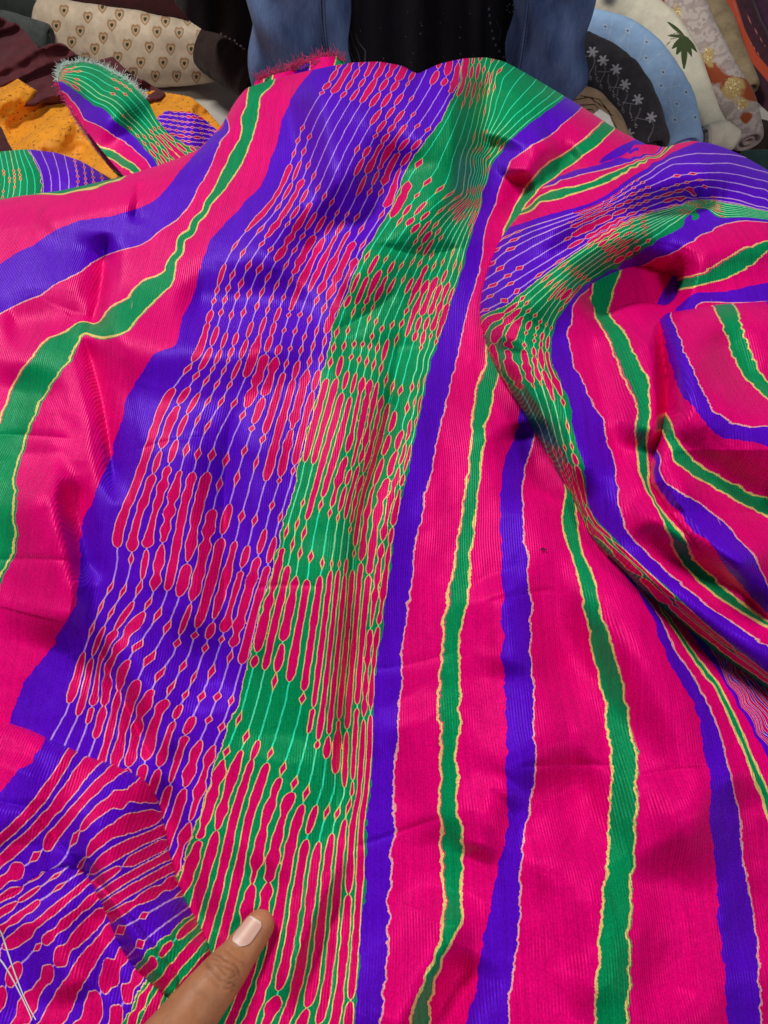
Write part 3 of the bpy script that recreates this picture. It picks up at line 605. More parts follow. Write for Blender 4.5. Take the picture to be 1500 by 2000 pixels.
D1_RAW = [(-320, 1360), (-60, 1392), (20, 1413), (68, 1429), (100, 1447), (128, 1457), (168, 1477), (208, 1489), (240, 1501), (272, 1517), (292, 1532), (308, 1558), (320, 1606), (328, 1654), (342, 1710), (362, 1758), (386, 1802), (406, 1838), (414, 1870), (400, 1940), (345, 1960), (320, 1940), (280, 1908), (248, 1872), (224, 1828), (208, 1784), (188, 1744), (174, 1712), (150, 1690), (100, 1694), (0, 1760), (-320, 1900)]
D1_POLY = [tuple(p) for p in smooth_poly(D1_RAW + [D1_RAW[0]], 2)][:-1]
CUR_D1 = {0: [[(90,1440),(72,1478),(32,1510),(0,1542)]], 2.5: [[(140,1466),(88,1550),(40,1606),(0,1640)]], 4: [[(206,1490),(120,1590),(60,1655),(0,1704)]], 5: [[(262,1512),(186,1556),(128,1630),(90,1690),(0,1742)]],
 6: [[(312,1574),(224,1590),(168,1632),(142,1690)]], 8: [[(324,1634),(224,1684),(178,1718)]], 10: [[(332,1682),(244,1730),(196,1764)]], 12: [[(350,1732),(262,1780),(214,1808)]], 14: [[(374,1786),(320,1830),(262,1888)]], 16: [[(408,1840),(364,1890),(325,1942)]]}
P1, V1 = curve_pts(CUR_D1, 24); sD1 = TPS(P1, V1, 2e-4)
RID_D1 = [([(210, 1520), (190, 1600), (220, 1720), (290, 1840), (360, 1920)], 6, 50, 40, 'g'), ([(60, 1470), (30, 1560), (-40, 1660)], 4, 50, 50, 'g'), ([(270, 1560), (290, 1660), (340, 1780)], -3, 30, 30, 'g')]
def hD1(u, v):
    d = sdf_poly(u, v, D1_POLY); q = np.clip(1 - d / 46., 0, 1); a = np.maximum(hA(u, v), hD2(u, v))
    return np.where(d > 0, a + .008 * np.sqrt(np.clip(1 - q * q, 0, 1)) * (1 - .93 * np.clip((v - 1560) / 90., 0, 1) * np.clip((170 - u) / 70., 0, 1)) + add_ridges(np.zeros(u.shape), u, v, RID_D1) * np.clip(d / 25., 0, 1), a + .0006 * np.minimum(d, 0))
sheet('front_fold', -310, 440, const(1340), const(1990), hD1, sD1, tD, INT_D, 2.8, poly=D1_POLY, seed=61, parent=fab)
#BACKGROUND
# ---- loose ends of the same silk behind the drape
zero = lambda u, v: np.zeros(np.shape(u))
def bump_noise(u, v, sc, seed): return fbm(u / sc + 5, v / sc + 5, seed, 3)
E_top = smooth_interp(np.array([(-260, 330), (-60, 303), (0, 296), (50, 291), (110, 298), (160, 315), (205, 342), (240, 366), (300, 420)], float))
sE = TPS([(55,292),(75,330),(82,370),(75,410),(190,333),(205,355),(215,380),(20,295),(32,340),(25,390),(-20,300),(-2,350),(-10,400),(130,303),(150,350),(150,400),(-200,330),(-200,400)], [14,14,14,14,3,2,1,20,19.5,20,26,25,25.5,8.5,7.5,7,33,33], 1e-3)
def hE(u, v):
    d = np.clip(v - E_top(u), 0, None); q = np.clip(1 - d / 55., 0, 1)
    return .455 - .06 * (1 - np.sqrt(np.clip(1 - q * q, 0, 1))) + .005 * np.sin(u / 26.) - .03 * np.clip((u - 150) / 60., 0, 1)
sheet('rolled_end', -250, 245, E_top, lambda u: E_top(u) + 130, hE, sE, lambda u, v: 3 * v, [(100, 350, -.8), (20, 330, -.3), (180, 350, .1), (-50, 350, .4)], 1.8, skirt={'z': .05, 'back': .05, 'rows': 12}, seed=71, parent=fab, lk=.62)
F_POLY = [(113, 158), (115, 140), (128, 127), (160, 122), (185, 126), (212, 136), (240, 152), (262, 168), (290, 200), (305, 232), (325, 258), (352, 278), (395, 296), (395, 345), (250, 352), (215, 312), (180, 268), (150, 228), (125, 186)]
sF = TPS([(120,160),(150,180),(200,212),(250,255),(290,300),(312,330),(165,233),(220,262),(260,290),(285,312),(300,335),(120,132),(160,120),(200,130),(250,158),(290,198),(320,250),(360,280),(118,146),(200,180),(260,225),(310,275),(340,310),(140,215),(200,285)],
         [27]*6+[30]*5+[16]*7+[21.5]*5+[32, 33.2], 1e-3)
zF = TPS([(120,140),(200,130),(300,230),(300,330),(390,300),(130,190),(220,300),(220,200),(160,160)], [.405,.395,.425,.462,.455,.40,.445,.452,.43], 1e-3, 40)
flap = sheet('loose_end', 100, 402, const(112), const(360), lambda u, v: zF(u, v) + .004 * np.sin((u + v) / 22.), sF, lambda u, v: u + v, [(180,150,-.5),(240,160,.1),(230,240,-.1),(330,300,.5),(130,150,.2),(260,200,-.6)], 1.2, poly=F_POLY, margin=0, seed=81, parent=fab, lk=.6)
sF2 = TPS([(133,205),(160,240),(200,290),(225,325),(128,205),(150,240),(185,295),(210,330),(240,345)], [31,31,31,31,34,34,34,34.5,34.5], 1e-3)
sheet('loose_end', 100, 300, const(160), const(370), lambda u, v: zF(u, v) - .03, sF2, lambda u, v: u + v, [(180, 250, -.8)], 1.2, poly=[(124, 185), (130, 200), (150, 240), (185, 292), (222, 335), (250, 360), (290, 350), (220, 280), (160, 200)], margin=0, seed=82, parent=fab)
G_POLY = [(305, 232), (325, 217), (370, 219), (395, 230), (420, 252), (440, 275), (400, 310), (340, 290)]
sG = TPS([(320,220),(330,240),(345,262),(370,285),(425,255),(380,225),(405,275),(360,245)], [3,6,9,12,6,3,10,6], 1e-3)
sheet('loose_end', 300, 445, const(210), const(320), lambda u, v: .40 + .01 * np.sin(u / 18.), sG, lambda u, v: 2 * u, [(340, 230, .2), (390, 250, .3), (390, 270, -.1)], 1.2, poly=G_POLY, margin=0, seed=83, parent=fab, lk=.7)
H_POLY = [(495, 172), (500, 158), (522, 150), (560, 140), (596, 124), (616, 113), (655, 110), (672, 119), (672, 150), (560, 178)]
sH = TPS([(503,160),(528,152),(553,146),(592,128),(612,118),(652,115),(668,120),(640,150),(560,170)], [32.5,35,37.8,39.6,42,45.5,47.5,45,38.5], 1e-3)
back_end = sheet('loose_end', 490, 680, const(104), const(182), lambda u, v: .44 + .004 * np.sin(u / 14.), sH, lambda u, v: 2 * u, [(600, 140, -.8)], 1.2, poly=H_POLY, margin=0, seed=84, parent=fab)

def plain(name, col, rough=.7, spec=.3, sss=0):
    t = NT(name); n = t.noise(t.obj(), 150, 3); f = t.node('ShaderNodeMapRange'); t.lk(n, f.inputs[0]); f.inputs[3].default_value = .75; f.inputs[4].default_value = 1.25
    rgb = t.node('ShaderNodeRGB'); rgb.outputs[0].default_value = (*col, 1); t.lk(t.scalecol(rgb.outputs[0], f.outputs[0]), t.b.inputs['Base Color'])
    t.b.inputs['Roughness'].default_value = rough; t.b.inputs['Specular IOR Level'].default_value = spec; return t.m
def ribbons(name, strands, r, mat, parent=None, closed=False):
    """thin three-sided threads along world polylines"""
    V, Fc = [], []
    for st in strands:
        st = np.array(st); n = len(st); b0 = len(V)
        for i, p in enumerate(st):
            d = st[min(i + 1, n - 1)] - st[max(i - 1, 0)]; d = d / (np.linalg.norm(d) + 1e-9); a = np.cross(d, [.3, .5, .81]); a /= np.linalg.norm(a) + 1e-9; b = np.cross(d, a)
            rr = r * (1 - .5 * i / n)
            for k in range(3): V.append(p + rr * (math.cos(2.094 * k) * a + math.sin(2.094 * k) * b))
        for i in range(n - 1):
            for k in range(3):
                Fc.append((b0 + 3 * i + k, b0 + 3 * i + (k + 1) % 3, b0 + 3 * i + 3 + (k + 1) % 3, b0 + 3 * i + 3 + k))
    o = link(name, mesh_np(name, np.array(V), np.array(Fc)), mat)
    if parent: o.parent = parent; o.matrix_parent_inverse = Matrix.Identity(4)
    return o
def fringe(parent, edge_px, zf, n, length, mat, seed, out):
    rg = np.random.default_rng(seed); e = resample(edge_px, 1.0); ss = []
    for i in range(n):
        p = e[rg.integers(len(e))]; q = at_z(p[0], p[1], zf(np.array([p[0]]), np.array([p[1]]))[0] if callable(zf) else zf)
        dr = np.array(out) + rg.normal(0, .55, 3); dr /= np.linalg.norm(dr); L = length * rg.uniform(.4, 1.2); cu = rg.normal(0, .4, 3) * L
        ss.append([q + dr * L * f + cu * f * f for f in (-.15, .2, .45, .7, 1)])
    o = ribbons('fringe', ss, .00030, mat, parent); o['kind'] = 'stuff'; return o
FR = plain('fringe_thread', (.70, .85, .80), .7); FRP = plain('fringe_thread_pink', (.75, .05, .2), .7); FRD = plain('fringe_thread_dark', (.06, .10, .10), .7)
fringe(flap, [(113,160),(114,140),(128,127),(160,122),(185,126),(212,136),(240,152),(262,168),(285,195)], zF, 800, .0052, FR, 1, (-.2, .3, .6))
fringe(flap, [(113,160),(125,186),(150,228),(175,262)], zF, 220, .005, FRP, 2, (-.8, 0, .2))
fringe(back_end, [(500,158),(522,150),(560,140),(596,124)], .44, 260, .0065, FRP, 3, (-.1, .3, .8))
fringe(back_end, [(560,140),(596,124),(616,113),(655,110),(672,119)], .44, 220, .0065, FRP, 4, (0, .3, .8))
fringe(back_end, [(530,148),(560,141),(665,114)], .44, 90, .006, FRD, 5, (0, .3, .8))

# ---- generic pieces of cloth built at their own distance
def patch(name, poly, hf, mat, label, cat, step=1.5, thick=.006, group=None, attrs=None, depth=None, edge=10):
    p = np.array(poly, float)
    o = sheet(name, p[:, 0].min() - 4, p[:, 0].max() + 4, const(p[:, 1].min() - 4), const(p[:, 1].max() + 4), hf, zero, zero, None, step, poly=poly, margin=0, mat=mat, depth=depth, attrs=attrs)
    m = o.modifiers.new('thickness', 'SOLIDIFY'); m.thickness = thick; m.offset = 1 if False else -1
    return tag(o, label, cat, group)
def roll(name, pts, widths, depths, mat, label, cat, attrs=None, flat=.75, n=110, m=64, group=None, sq=2.6, wob=.03, seed=0, inner=None):
    P = np.array(pts, float); L = np.r_[0, np.cumsum(np.hypot(*np.diff(P, axis=0).T))]; t = np.linspace(0, L[-1], n)
    def sm(y):
        z = np.interp(t, L, np.array(y, float)); k = np.hanning(n // 5 | 1); k /= k.sum(); h = len(k) // 2
        zz = np.r_[2 * z[0] - z[h:0:-1], z, 2 * z[-1] - z[-2:-h - 2:-1]]; return np.convolve(zz, k, 'valid')
    U, V, W, D = sm(P[:, 0]), sm(P[:, 1]), sm(widths), sm(depths)
    A = at_d(U, V, D); T = np.gradient(A, axis=0); T /= np.linalg.norm(T, axis=1)[:, None]
    view = ray(U, V); view /= np.linalg.norm(view, axis=1)[:, None]
    S = np.cross(T, view); S /= np.linalg.norm(S, axis=1)[:, None]; N = np.cross(S, T)
    hw = W * .5 * D / F; ee = np.minimum(np.arange(n), np.arange(n)[::-1]) / n
    endr = np.sqrt(np.clip(1 - np.clip(1 - ee / .035, 0, 1) ** 2, 0.0, 1)) * .16 + .84
    th = np.linspace(0, 2 * np.pi, m, endpoint=False); c, s_ = np.cos(th), np.sin(th)
    rr = (np.abs(c) ** sq + np.abs(s_) ** sq) ** (-1 / sq)
    wb = 1 + wob * fbm(np.arange(n)[:, None] / 14. + 7 + seed, np.cos(th)[None] * 1.6 + 9 + 0 * np.arange(n)[:, None], 90 + seed, 3) * 2
    K = (hw * endr)[:, None] * wb
    Q = A[:, None] + (K * (rr * c)[None])[..., None] * S[:, None] + (K * (rr * s_)[None] * flat)[..., None] * N[:, None]
    # ends: the cloth turns in, leaving a shallow hollow with an inner coil
    rings = [Q]
    for end in (0, -1):
        cen = A[end]; out = T[end] * (1 if end == -1 else -1)
        rs = []
        for f, o_ in ((.93, .003), (.80, .002), (.72, -.010), (.5, -.012), (.44, .001), (.30, .0), (.24, -.010), (.02, -.011)):
            rs.append(cen + (Q[end] - cen) * f + out * o_)
        rings.append(np.array(rs))
    top = rings[1][::-1]; allr = np.concatenate([top, Q, rings[2]]); R_ = len(allr)
    idx = np.arange(R_ * m).reshape(R_, m); nx = np.roll(idx, -1, 1)
    fc = np.stack([idx[:-1], nx[:-1], nx[1:], idx[1:]], -1).reshape(-1, 4)
    vv = allr.reshape(-1, 3); at = None
    if attrs:
        rel = vv - np.array([0, 0, CAMZ]); dz = rel @ FWD; pu = 750 + F * rel[:, 0] / dz; pv = 1000 - F * (rel @ UPV) / dz; at = attrs(pu, pv)
        body = np.zeros((R_, m)); body[8:-8] = 1
        for k in at: at[k] = at[k] * body.ravel()
    o = link(name, mesh_np(name, vv, fc, at), mat); return tag(o, label, cat, group)
def blobs(u, v, pts, r, kx=1.0, ky=1.0):
    """1 at the centre of each mark, 0 at its rim"""
    b = np.zeros(u.shape)
    for x, y in pts: b = np.maximum(b, 1 - np.hypot((u - x) / kx, (v - y) / ky) / r)
    return b
def strokes(u, v, lines, w):
    b = np.zeros(u.shape)
    for l in lines:
        d, _ = poly_dist(u, v, l if len(l) > 2 else l); b = np.maximum(b, 1 - np.abs(d) / w)
    return b
def hearts(u, v, pts, r):
    b = np.full(u.shape, -1.)
    for x, y in pts:
        dx = (u - x) / r; dy = -(v - y) / (r * 1.12); b = np.maximum(b, 1 - np.sqrt(dx ** 2 * 1.15 + (dy - .62 * np.sqrt(np.abs(dx) + .001) + .18) ** 2))
    return b

# ---- cream bolt with paisley hearts and its neighbours
HP = np.array([(375,65),(330,155),(420,250),(515,105),(470,185),(555,290),(655,150),(605,225),(690,340),(795,180),(745,265),(825,370),(920,190),(875,280),(955,370),(1050,195),(1000,290),(1080,375),(1175,210),(1120,290),(1190,380),(780,430),(910,450),(1035,450),(1150,455),(500,345),(600,45),(700,90),(850,115),(970,130),(1100,120),(640,410)], float) / 3
def at_hearts(u, v):
    h = hearts(u, v, HP, 11.0); c = hearts(u, v, [(x, y - .5) for x, y in HP], 4.6)
    rays = .04 * np.sin(9 * np.arctan2(u[:, None] - HP[None, :, 0], v[:, None] - HP[None, :, 1])); i = np.argmin((u[:, None] - HP[None, :, 0]) ** 2 + (v[:, None] - HP[None, :, 1]) ** 2, 1)
    return {'gold': h + rays[np.arange(len(u)), i], 'core': c}
CREAM = cloth_mat('cream_silk', (.58, .46, .33), .16, .5, 40, masks=[('gold', (.34, .19, .085), .02, .16), ('gold', (.52, .36, .22), .30, .48), ('core', (.035, .045, .018), .1, .3)])
roll('fabric_bolt', [(88, 52), (190, 78), (300, 101), (418, 106)], [98, 118, 126, 96], [1.56, 1.53, 1.5, 1.47], CREAM, 'cream fabric bolt printed with small gold hearts', 'fabric bolt', at_hearts, n=200, m=170, flat=.8)
roll('fabric_bolt', [(408, 88), (455, 118), (505, 150)], [92, 104, 100], [1.44, 1.42, 1.40], cloth_mat('brown_cloth', (.030, .014, .011), .3), 'dark brown fabric bolt behind the blue denim leg', 'fabric bolt', flat=.8)
roll('fabric_bolt', [(60, -40), (200, -14), (330, 8), (470, 18)], [62, 66, 66, 60], [1.72, 1.68, 1.64, 1.62], cloth_mat('deep_red_cloth', (.055, .006, .008), .3), 'deep red fabric bolt lying behind the cream heart-printed bolt', 'fabric bolt', flat=.9)
roll('fabric_bolt', [(-90, -20), (0, 14), (85, 44)], [70, 74, 62], [1.62, 1.6, 1.58], cloth_mat('black_green_cloth', (.012, .016, .014), .4), 'blackish green fabric bolt at the end of the cream bolt', 'fabric bolt', flat=.9)
roll('fabric_bolt', [(-80, 40), (20, 60), (96, 78)], [60, 66, 54], [1.5, 1.5, 1.5], cloth_mat('slate_cloth', (.055, .065, .058), .3), 'slate grey fabric bolt lying under the dark green one', 'fabric bolt', flat=.8)
MAR = cloth_mat('maroon_cloth', (.085, .010, .016), .3, .75, 50)
M_POLY = [(-120, 20), (0, 40), (25, 46), (48, 62), (74, 95), (92, 96), (110, 86), (135, 96), (160, 116), (186, 120), (220, 111), (236, 128), (262, 150), (290, 164), (322, 182), (310, 190), (240, 200), (80, 200), (-120, 200)]
def dM(u, v):
    w_ = (u * .35 + v * .94) + 26 * bump_noise(u, v, 90., 31)
    return 1.40 - (v - 100) * .0006 - .022 * np.sin(w_ / 15.) ** 3 - .035 * bump_noise(u, v, 70., 33) - .03 * np.exp(-((u - 40) ** 2) / 4000.)
patch('maroon_cloth', M_POLY, None, MAR, 'crumpled maroon cloth heaped in front of the cream bolt', 'cloth', depth=dM)
OR = cloth_mat('orange_cloth', (.80, .30, .010), .18, .6, 30, bump=.3, speck=((.16, .065, .008), 170, .60), masks=())
O1 = [(-160, 130), (0, 144), (30, 152), (52, 166), (76, 181), (100, 182), (128, 178), (150, 200), (300, 178), (340, 184), (372, 190), (400, 212), (420, 236), (440, 258), (420, 320), (200, 400), (-160, 420)]
def hO1(u, v): return .10 + .028 * np.exp(-(((u - 40) / 60.) ** 2 + ((v - 190) / 36.) ** 2)) + .010 * np.sin((u + 1.2 * v) / 30.) + .014 * bump_noise(u, v, 50., 41)
patch('orange_cloth', O1, hO1, OR, 'mustard orange cloth with fine dark specks spread on the floor', 'cloth')
O2 = [(18, 296), (60, 262), (100, 232), (128, 212), (150, 214), (185, 262), (215, 310), (230, 345), (200, 380), (20, 380)]
def hO2(u, v): return hO1(u, v) + .030 + .012 * np.clip((300 - v - .62 * (128 - u)) / 60., -1, 1)
patch('orange_cloth', O2, hO2, OR, 'folded corner of speckled orange cloth tucked under the green striped silk end', 'cloth', thick=.01)
DM2 = cloth_mat('dark_maroon_print', (.05, .006, .01), .4)
patch('maroon_cloth', [(-100, 240), (0, 247), (8, 262), (20, 290), (10, 312), (-100, 330)], lambda u, v: .165 + .01 * bump_noise(u, v, 30., 47), DM2, 'scrap of dark maroon cloth lying on the orange cloth', 'cloth')

# ---- the person standing behind the cloth
per = empty('person', (.06, 1.28, 0), 'person standing in blue jeans and black embroidered tunic, seen from the shins', 'person')
def denim():
    t = NT('blue_denim'); ob = t.obj(); sx = t.node('ShaderNodeSeparateXYZ'); t.lk(ob, sx.inputs[0]); X, Y, Z = sx.outputs
    fade = t.noise(t.comb(t.math('MULTIPLY', X, 14), t.math('MULTIPLY', Y, 14), t.math('MULTIPLY', Z, 6)), 1.0, 3, .55)
    yarn = t.noise(t.comb(t.math('MULTIPLY', X, 420), t.math('MULTIPLY', Y, 420), t.math('MULTIPLY', Z, 30)), 1.0, 3, .7)
    col = t.mix(t.step(fade, .34, .70), (.026, .060, .18), (.14, .235, .46)); f = t.node('ShaderNodeMapRange'); t.lk(yarn, f.inputs[0]); f.inputs[1].default_value = .3; f.inputs[2].default_value = .7; f.inputs[3].default_value = .78; f.inputs[4].default_value = 1.2
    t.lk(t.scalecol(col, f.outputs[0]), t.b.inputs['Base Color']); t.b.inputs['Roughness'].default_value = .85
    t.lk(t.bump(yarn, .4, .0008), t.b.inputs['Normal']); return t.m
DEN = denim()
def legs():
    V, Fc = [], []; m = 56
    def loft(rings):
        b0 = len(V)
        for r in rings: V.extend(r)
        for i in range(len(rings) - 1):
            for k in range(m): Fc.append((b0 + i * m + k, b0 + i * m + (k + 1) % m, b0 + (i + 1) * m + (k + 1) % m, b0 + (i + 1) * m + k))
    th = np.linspace(0, 2 * np.pi, m, endpoint=False)
    for sgn, x0, r0, sd in ((-1, -.136, .078, 1), (1, .262, .062, 2)):
        rings = []
        for i in range(120):
            z = .015 + .86 * i / 119; f = z / .86
            rad = r0 * (1 + .35 * max(0, f - .35)) if sgn < 0 else r0 * (1.0 + .55 * max(0, f - .30)) ; cx = x0 + (.062 - x0) * .62 * max(0, (f - .45) / .55) ** 1.2
            wr = .007 * np.sin(38 * z + 2.0 * th + sd) * np.exp(-((z - .10) / .12) ** 2) + .005 * np.sin(23 * z - 3 * th + 2 * sd) + .004 * np.sin(60 * z + 1.5 * np.cos(th) * 3)
            rr = rad + wr
            rings.append(np.stack([cx + rr * np.cos(th), 1.27 + .02 * f + rr * .95 * np.sin(th), np.full(m, z) + .004 * np.sin(3 * th)], -1))
        loft(rings)
    rings = []
    for i in range(16):
        z = .80 + .20 * i / 15; rx = .215 - .03 * i / 15
        rings.append(np.stack([.062 + rx * np.cos(th), 1.29 + .12 * np.sin(th), np.full(m, z)], -1))
    loft(rings)
    return mesh_np('jeans', np.array(V), np.array(Fc))
adopt(link('jeans', legs(), DEN), per)
def seam(x0, r0, ang, sd):
    # raised outseam with two rows of stitches
    ps = []; q = []
    for i in range(70):
        z = .02 + .42 * i / 69; rr = r0 * 1.02 + .005 * np.sin(23 * z - 3 * ang + 2 * sd) + .007 * np.sin(38 * z + 2 * ang + sd) * np.exp(-((z - .10) / .12) ** 2)
        ps.append((x0 + rr * math.cos(ang), 1.27 + rr * .95 * math.sin(ang), z))
    o = ribbons('seam', [ps], .0042, DEN); adopt(o, per)
    st = [[np.array(ps[i]) + np.array([dx, -.0042, 0]), np.array(ps[i]) * .35 + np.array(ps[i + 1]) * .65 + np.array([dx, -.0042, 0])] for i in range(69) for dx in (-.0036, .0036)]
    o2 = ribbons('stitching', st, .0007, plain('stitch_thread', (.20, .22, .28))); adopt(o2, per); o2['kind'] = 'stuff'
seam(-.136, .080, R(-52), 1); seam(.262, .064, R(-142), 2)
CH_R = [(955, 18), (956, 30), (958, 45), (961, 60), (964, 75), (968, 88), (975, 100), (984, 112)]
EMB = [(432, 66), (440, 72), (448, 76), (452, 82), (458, 79), (462, 86), (470, 90), (476, 96)]
def at_tunic(u, v):
    rg = np.random.default_rng(5); sp = [(rg.uniform(690, 950), rg.uniform(20, 125)) for _ in range(26)]
    e = np.maximum(blobs(u, v, EMB, 4.6), blobs(u, v, CH_R, 5.2, .8, 1.2)); e = np.maximum(e, blobs(u, v, sp, 2.4, .8, 1.3) * .8)
    fl = [(997 + 7 * math.cos(a), 16 + 8 * math.sin(a)) for a in np.arange(0, 6.2, .9)]
    e = np.maximum(e, blobs(u, v, fl, 3.2))
    cur = [[(684, 60), (690, 85), (700, 105), (704, 125)], [(694, 66), (700, 82), (714, 100), (712, 124)], [(680, 80), (684, 100), (692, 122)], [(970, 40), (978, 60), (975, 80)], [(990, 60), (994, 75), (985, 85)]]
    return {'emb': e * (.75 + .5 * bump_noise(u, v, 5., 3)), 'thin': strokes(u, v, cur, 1.6)}
TUN = cloth_mat('black_tunic_cloth', (.006, .005, .010), .4, .8, 40, masks=[('emb', (.42, .42, .46), .25, .5), ('thin', (.12, .12, .13), .1, .6)])
def dT(u, v): return (1.40 + .028 * np.sin(u / 31.) + .016 * np.sin(u / 13. + 1)) / ray(u, v)[..., 1]
tu = patch('tunic', [(330, -420), (344, 6), (372, 40), (400, 58), (430, 66), (455, 80), (480, 98), (540, 150), (700, 260), (1040, 280), (1060, -420)], None, TUN, None, None, depth=dT, attrs=at_tunic, thick=.004)
adopt(tu, per)

# ---- curved folded fabrics on the other side
GRP = None
FLW = [(1157, 101), (1178, 118), (1203, 135), (1221, 165), (1246, 194), (1272, 229), (1228, 262), (1138, 138)]
def at_char(u, v):
    pet = []
    for i, (x, y) in enumerate(FLW): pet += [[(x + 2 * math.cos(a + i), y + 2 * math.sin(a + i)), (x + 9.5 * math.cos(a + i), y + 9.5 * math.sin(a + i))] for a in np.arange(0, 6.2, 1.047)]
    stem = [[(x + 1, y + 6), (x + 5, y + 18), (x + 1, y + 30), (x - 6, y + 42), (x - 4, y + 50)] for x, y in FLW[:6]] + [[(x - 14, y + 10), (x - 16, y + 24), (x - 11, y + 36)] for x, y in FLW[:5]] + [[(1120 + 24 * i, 80 + 30 * i), (1140 + 26 * i, 76 + 32 * i)] for i in range(6)]
    lo = [(x - 4, y + 52) for x, y in FLW[:6]] + [(x - 12, y + 38) for x, y in FLW[:5]]
    ring = np.zeros(u.shape)
    for x, y in lo: ring = np.maximum(ring, 1 - np.abs(np.hypot((u - x) / .7, v - y) - 3.2) / 1.3)
    return {'emb': np.maximum(strokes(u, v, pet, 2.5), blobs(u, v, FLW, 2.6)), 'thin': np.maximum(strokes(u, v, stem, 1.1), ring)}
roll('fabric_roll', [(1124, 104), (1172, 132), (1214, 172), (1244, 222), (1268, 292)], [84, 92, 98, 90, 84], [1.34, 1.33, 1.31, 1.29, 1.27],
     cloth_mat('charcoal_cloth', (.050, .046, .050), .28, .85, 60, masks=[('emb', (.52, .51, .54), .05, .5), ('thin', (.36, .35, .37), .05, .8)]), 'charcoal fabric roll embroidered with small white flowers', 'fabric roll', at_char, n=170, m=150, seed=1)
def at_blue(u, v):
    ey = [(1263, 82), (1262, 113), (1295, 141), (1291, 167), (1322, 203), (1318, 234), (1358, 229), (1182, 52), (1226, 60), (1340, 180)]
    ring = np.zeros(u.shape); hole = np.zeros(u.shape)
    for x, y in ey:
        a = ((u - x) * .8 + (v - y) * -.6) / 1.0; b = ((u - x) * .6 + (v - y) * .8) / 1.0; r = np.hypot(a / .65, b)
        ring = np.maximum(ring, 1 - np.abs(r - 5) / 2.2); hole = np.maximum(hole, 1 - r / 4.0)
    ln = [[(1196, 44), (1190, 70), (1184, 92)], [(1232, 46), (1226, 92), (1228, 150)], [(1262, 72), (1250, 110), (1246, 130)], [(1300, 96), (1282, 110), (1262, 126)], [(1310, 120), (1290, 150), (1270, 180)], [(1336, 165), (1300, 172), (1285, 196)], [(1345, 205), (1320, 222), (1300, 250)], [(1316, 140), (1308, 190), (1320, 250)], [(1352, 216), (1330, 238), (1316, 262)], [(1240, 44), (1215, 76), (1204, 96)]]
    return {'emb': ring, 'hole': hole, 'thin': strokes(u, v, ln, 1.1)}
roll('fabric_roll', [(1146, 48), (1212, 68), (1262, 110), (1298, 165), (1322, 215), (1336, 285)], [58, 64, 72, 76, 76, 74], [1.40, 1.40, 1.38, 1.36, 1.34, 1.31],
     cloth_mat('pale_blue_cotton', (.36, .56, .86), .10, .85, 50, masks=[('emb', (.55, .66, .82), .1, .7), ('thin', (.62, .72, .86), .1, .9), ('hole', (.05, .08, .15), .2, .6)]), 'pale blue cotton roll with eyelet embroidery', 'fabric roll', at_blue, n=170, m=150, seed=2)
def at_leaf(u, v):
    c = np.array([1337, 70]); lf = [((1314, 94), 5.5), ((1322, 106), 6.5), ((1336, 132), 7), ((1350, 108), 6), ((1322, 72), 4), ((1306, 44), 4), ((1360, 100), 5), ((1308, 70), 3)]
    b = np.zeros(u.shape)
    for (x, y), w_ in lf:
        d = np.array([x, y]) - c; L = np.hypot(*d); d = d / L; a = ((u - c[0]) * d[0] + (v - c[1]) * d[1]) / L; p = np.abs(-(u - c[0]) * d[1] + (v - c[1]) * d[0])
        b = np.maximum(b, np.where((a > 0) & (a < 1.05), 1 - p / (w_ * np.sin(np.pi * np.clip(a / 1.05, 0.02, .98)) ** .8 + .3), 0))
    st = [[(1336, 70), (1312, 76), (1300, 92)], [(1345, 74), (1322, 64), (1304, 70)], [(1408, 235), (1398, 248), (1396, 262)]]
    return {'leaf': b, 'thin': strokes(u, v, st, 1.5), 'fade': np.clip(1 - np.hypot(u - 1190, (v - 0)) / 30., 0, 1)}
roll('fabric_roll', [(1160, 2), (1240, 14), (1296, 56), (1336, 112), (1362, 172), (1384, 232), (1412, 276)], [58, 72, 66, 58, 50, 46, 46], [1.46, 1.46, 1.44, 1.42, 1.40, 1.37, 1.34],
     cloth_mat('ivory_cloth', (.80, .74, .58), .12, .8, 30, masks=[('leaf', (.055, .085, .025), .05, .25), ('thin', (.10, .11, .05), .1, .8), ('fade', (.13, .12, .12), .2, .9)]), 'ivory fabric roll printed with a dark green leaf spray', 'fabric roll', at_leaf, n=190, m=140, seed=3)
roll('fabric_roll', [(1380, 268), (1408, 262), (1436, 276)], [44, 52, 40], [1.30, 1.30, 1.30], cloth_mat('ivory_coil', (.74, .69, .55), .15, .8, 30), 'rolled ivory fabric end below the leaf-printed roll', 'fabric roll', n=60, m=48, flat=.9, seed=4)
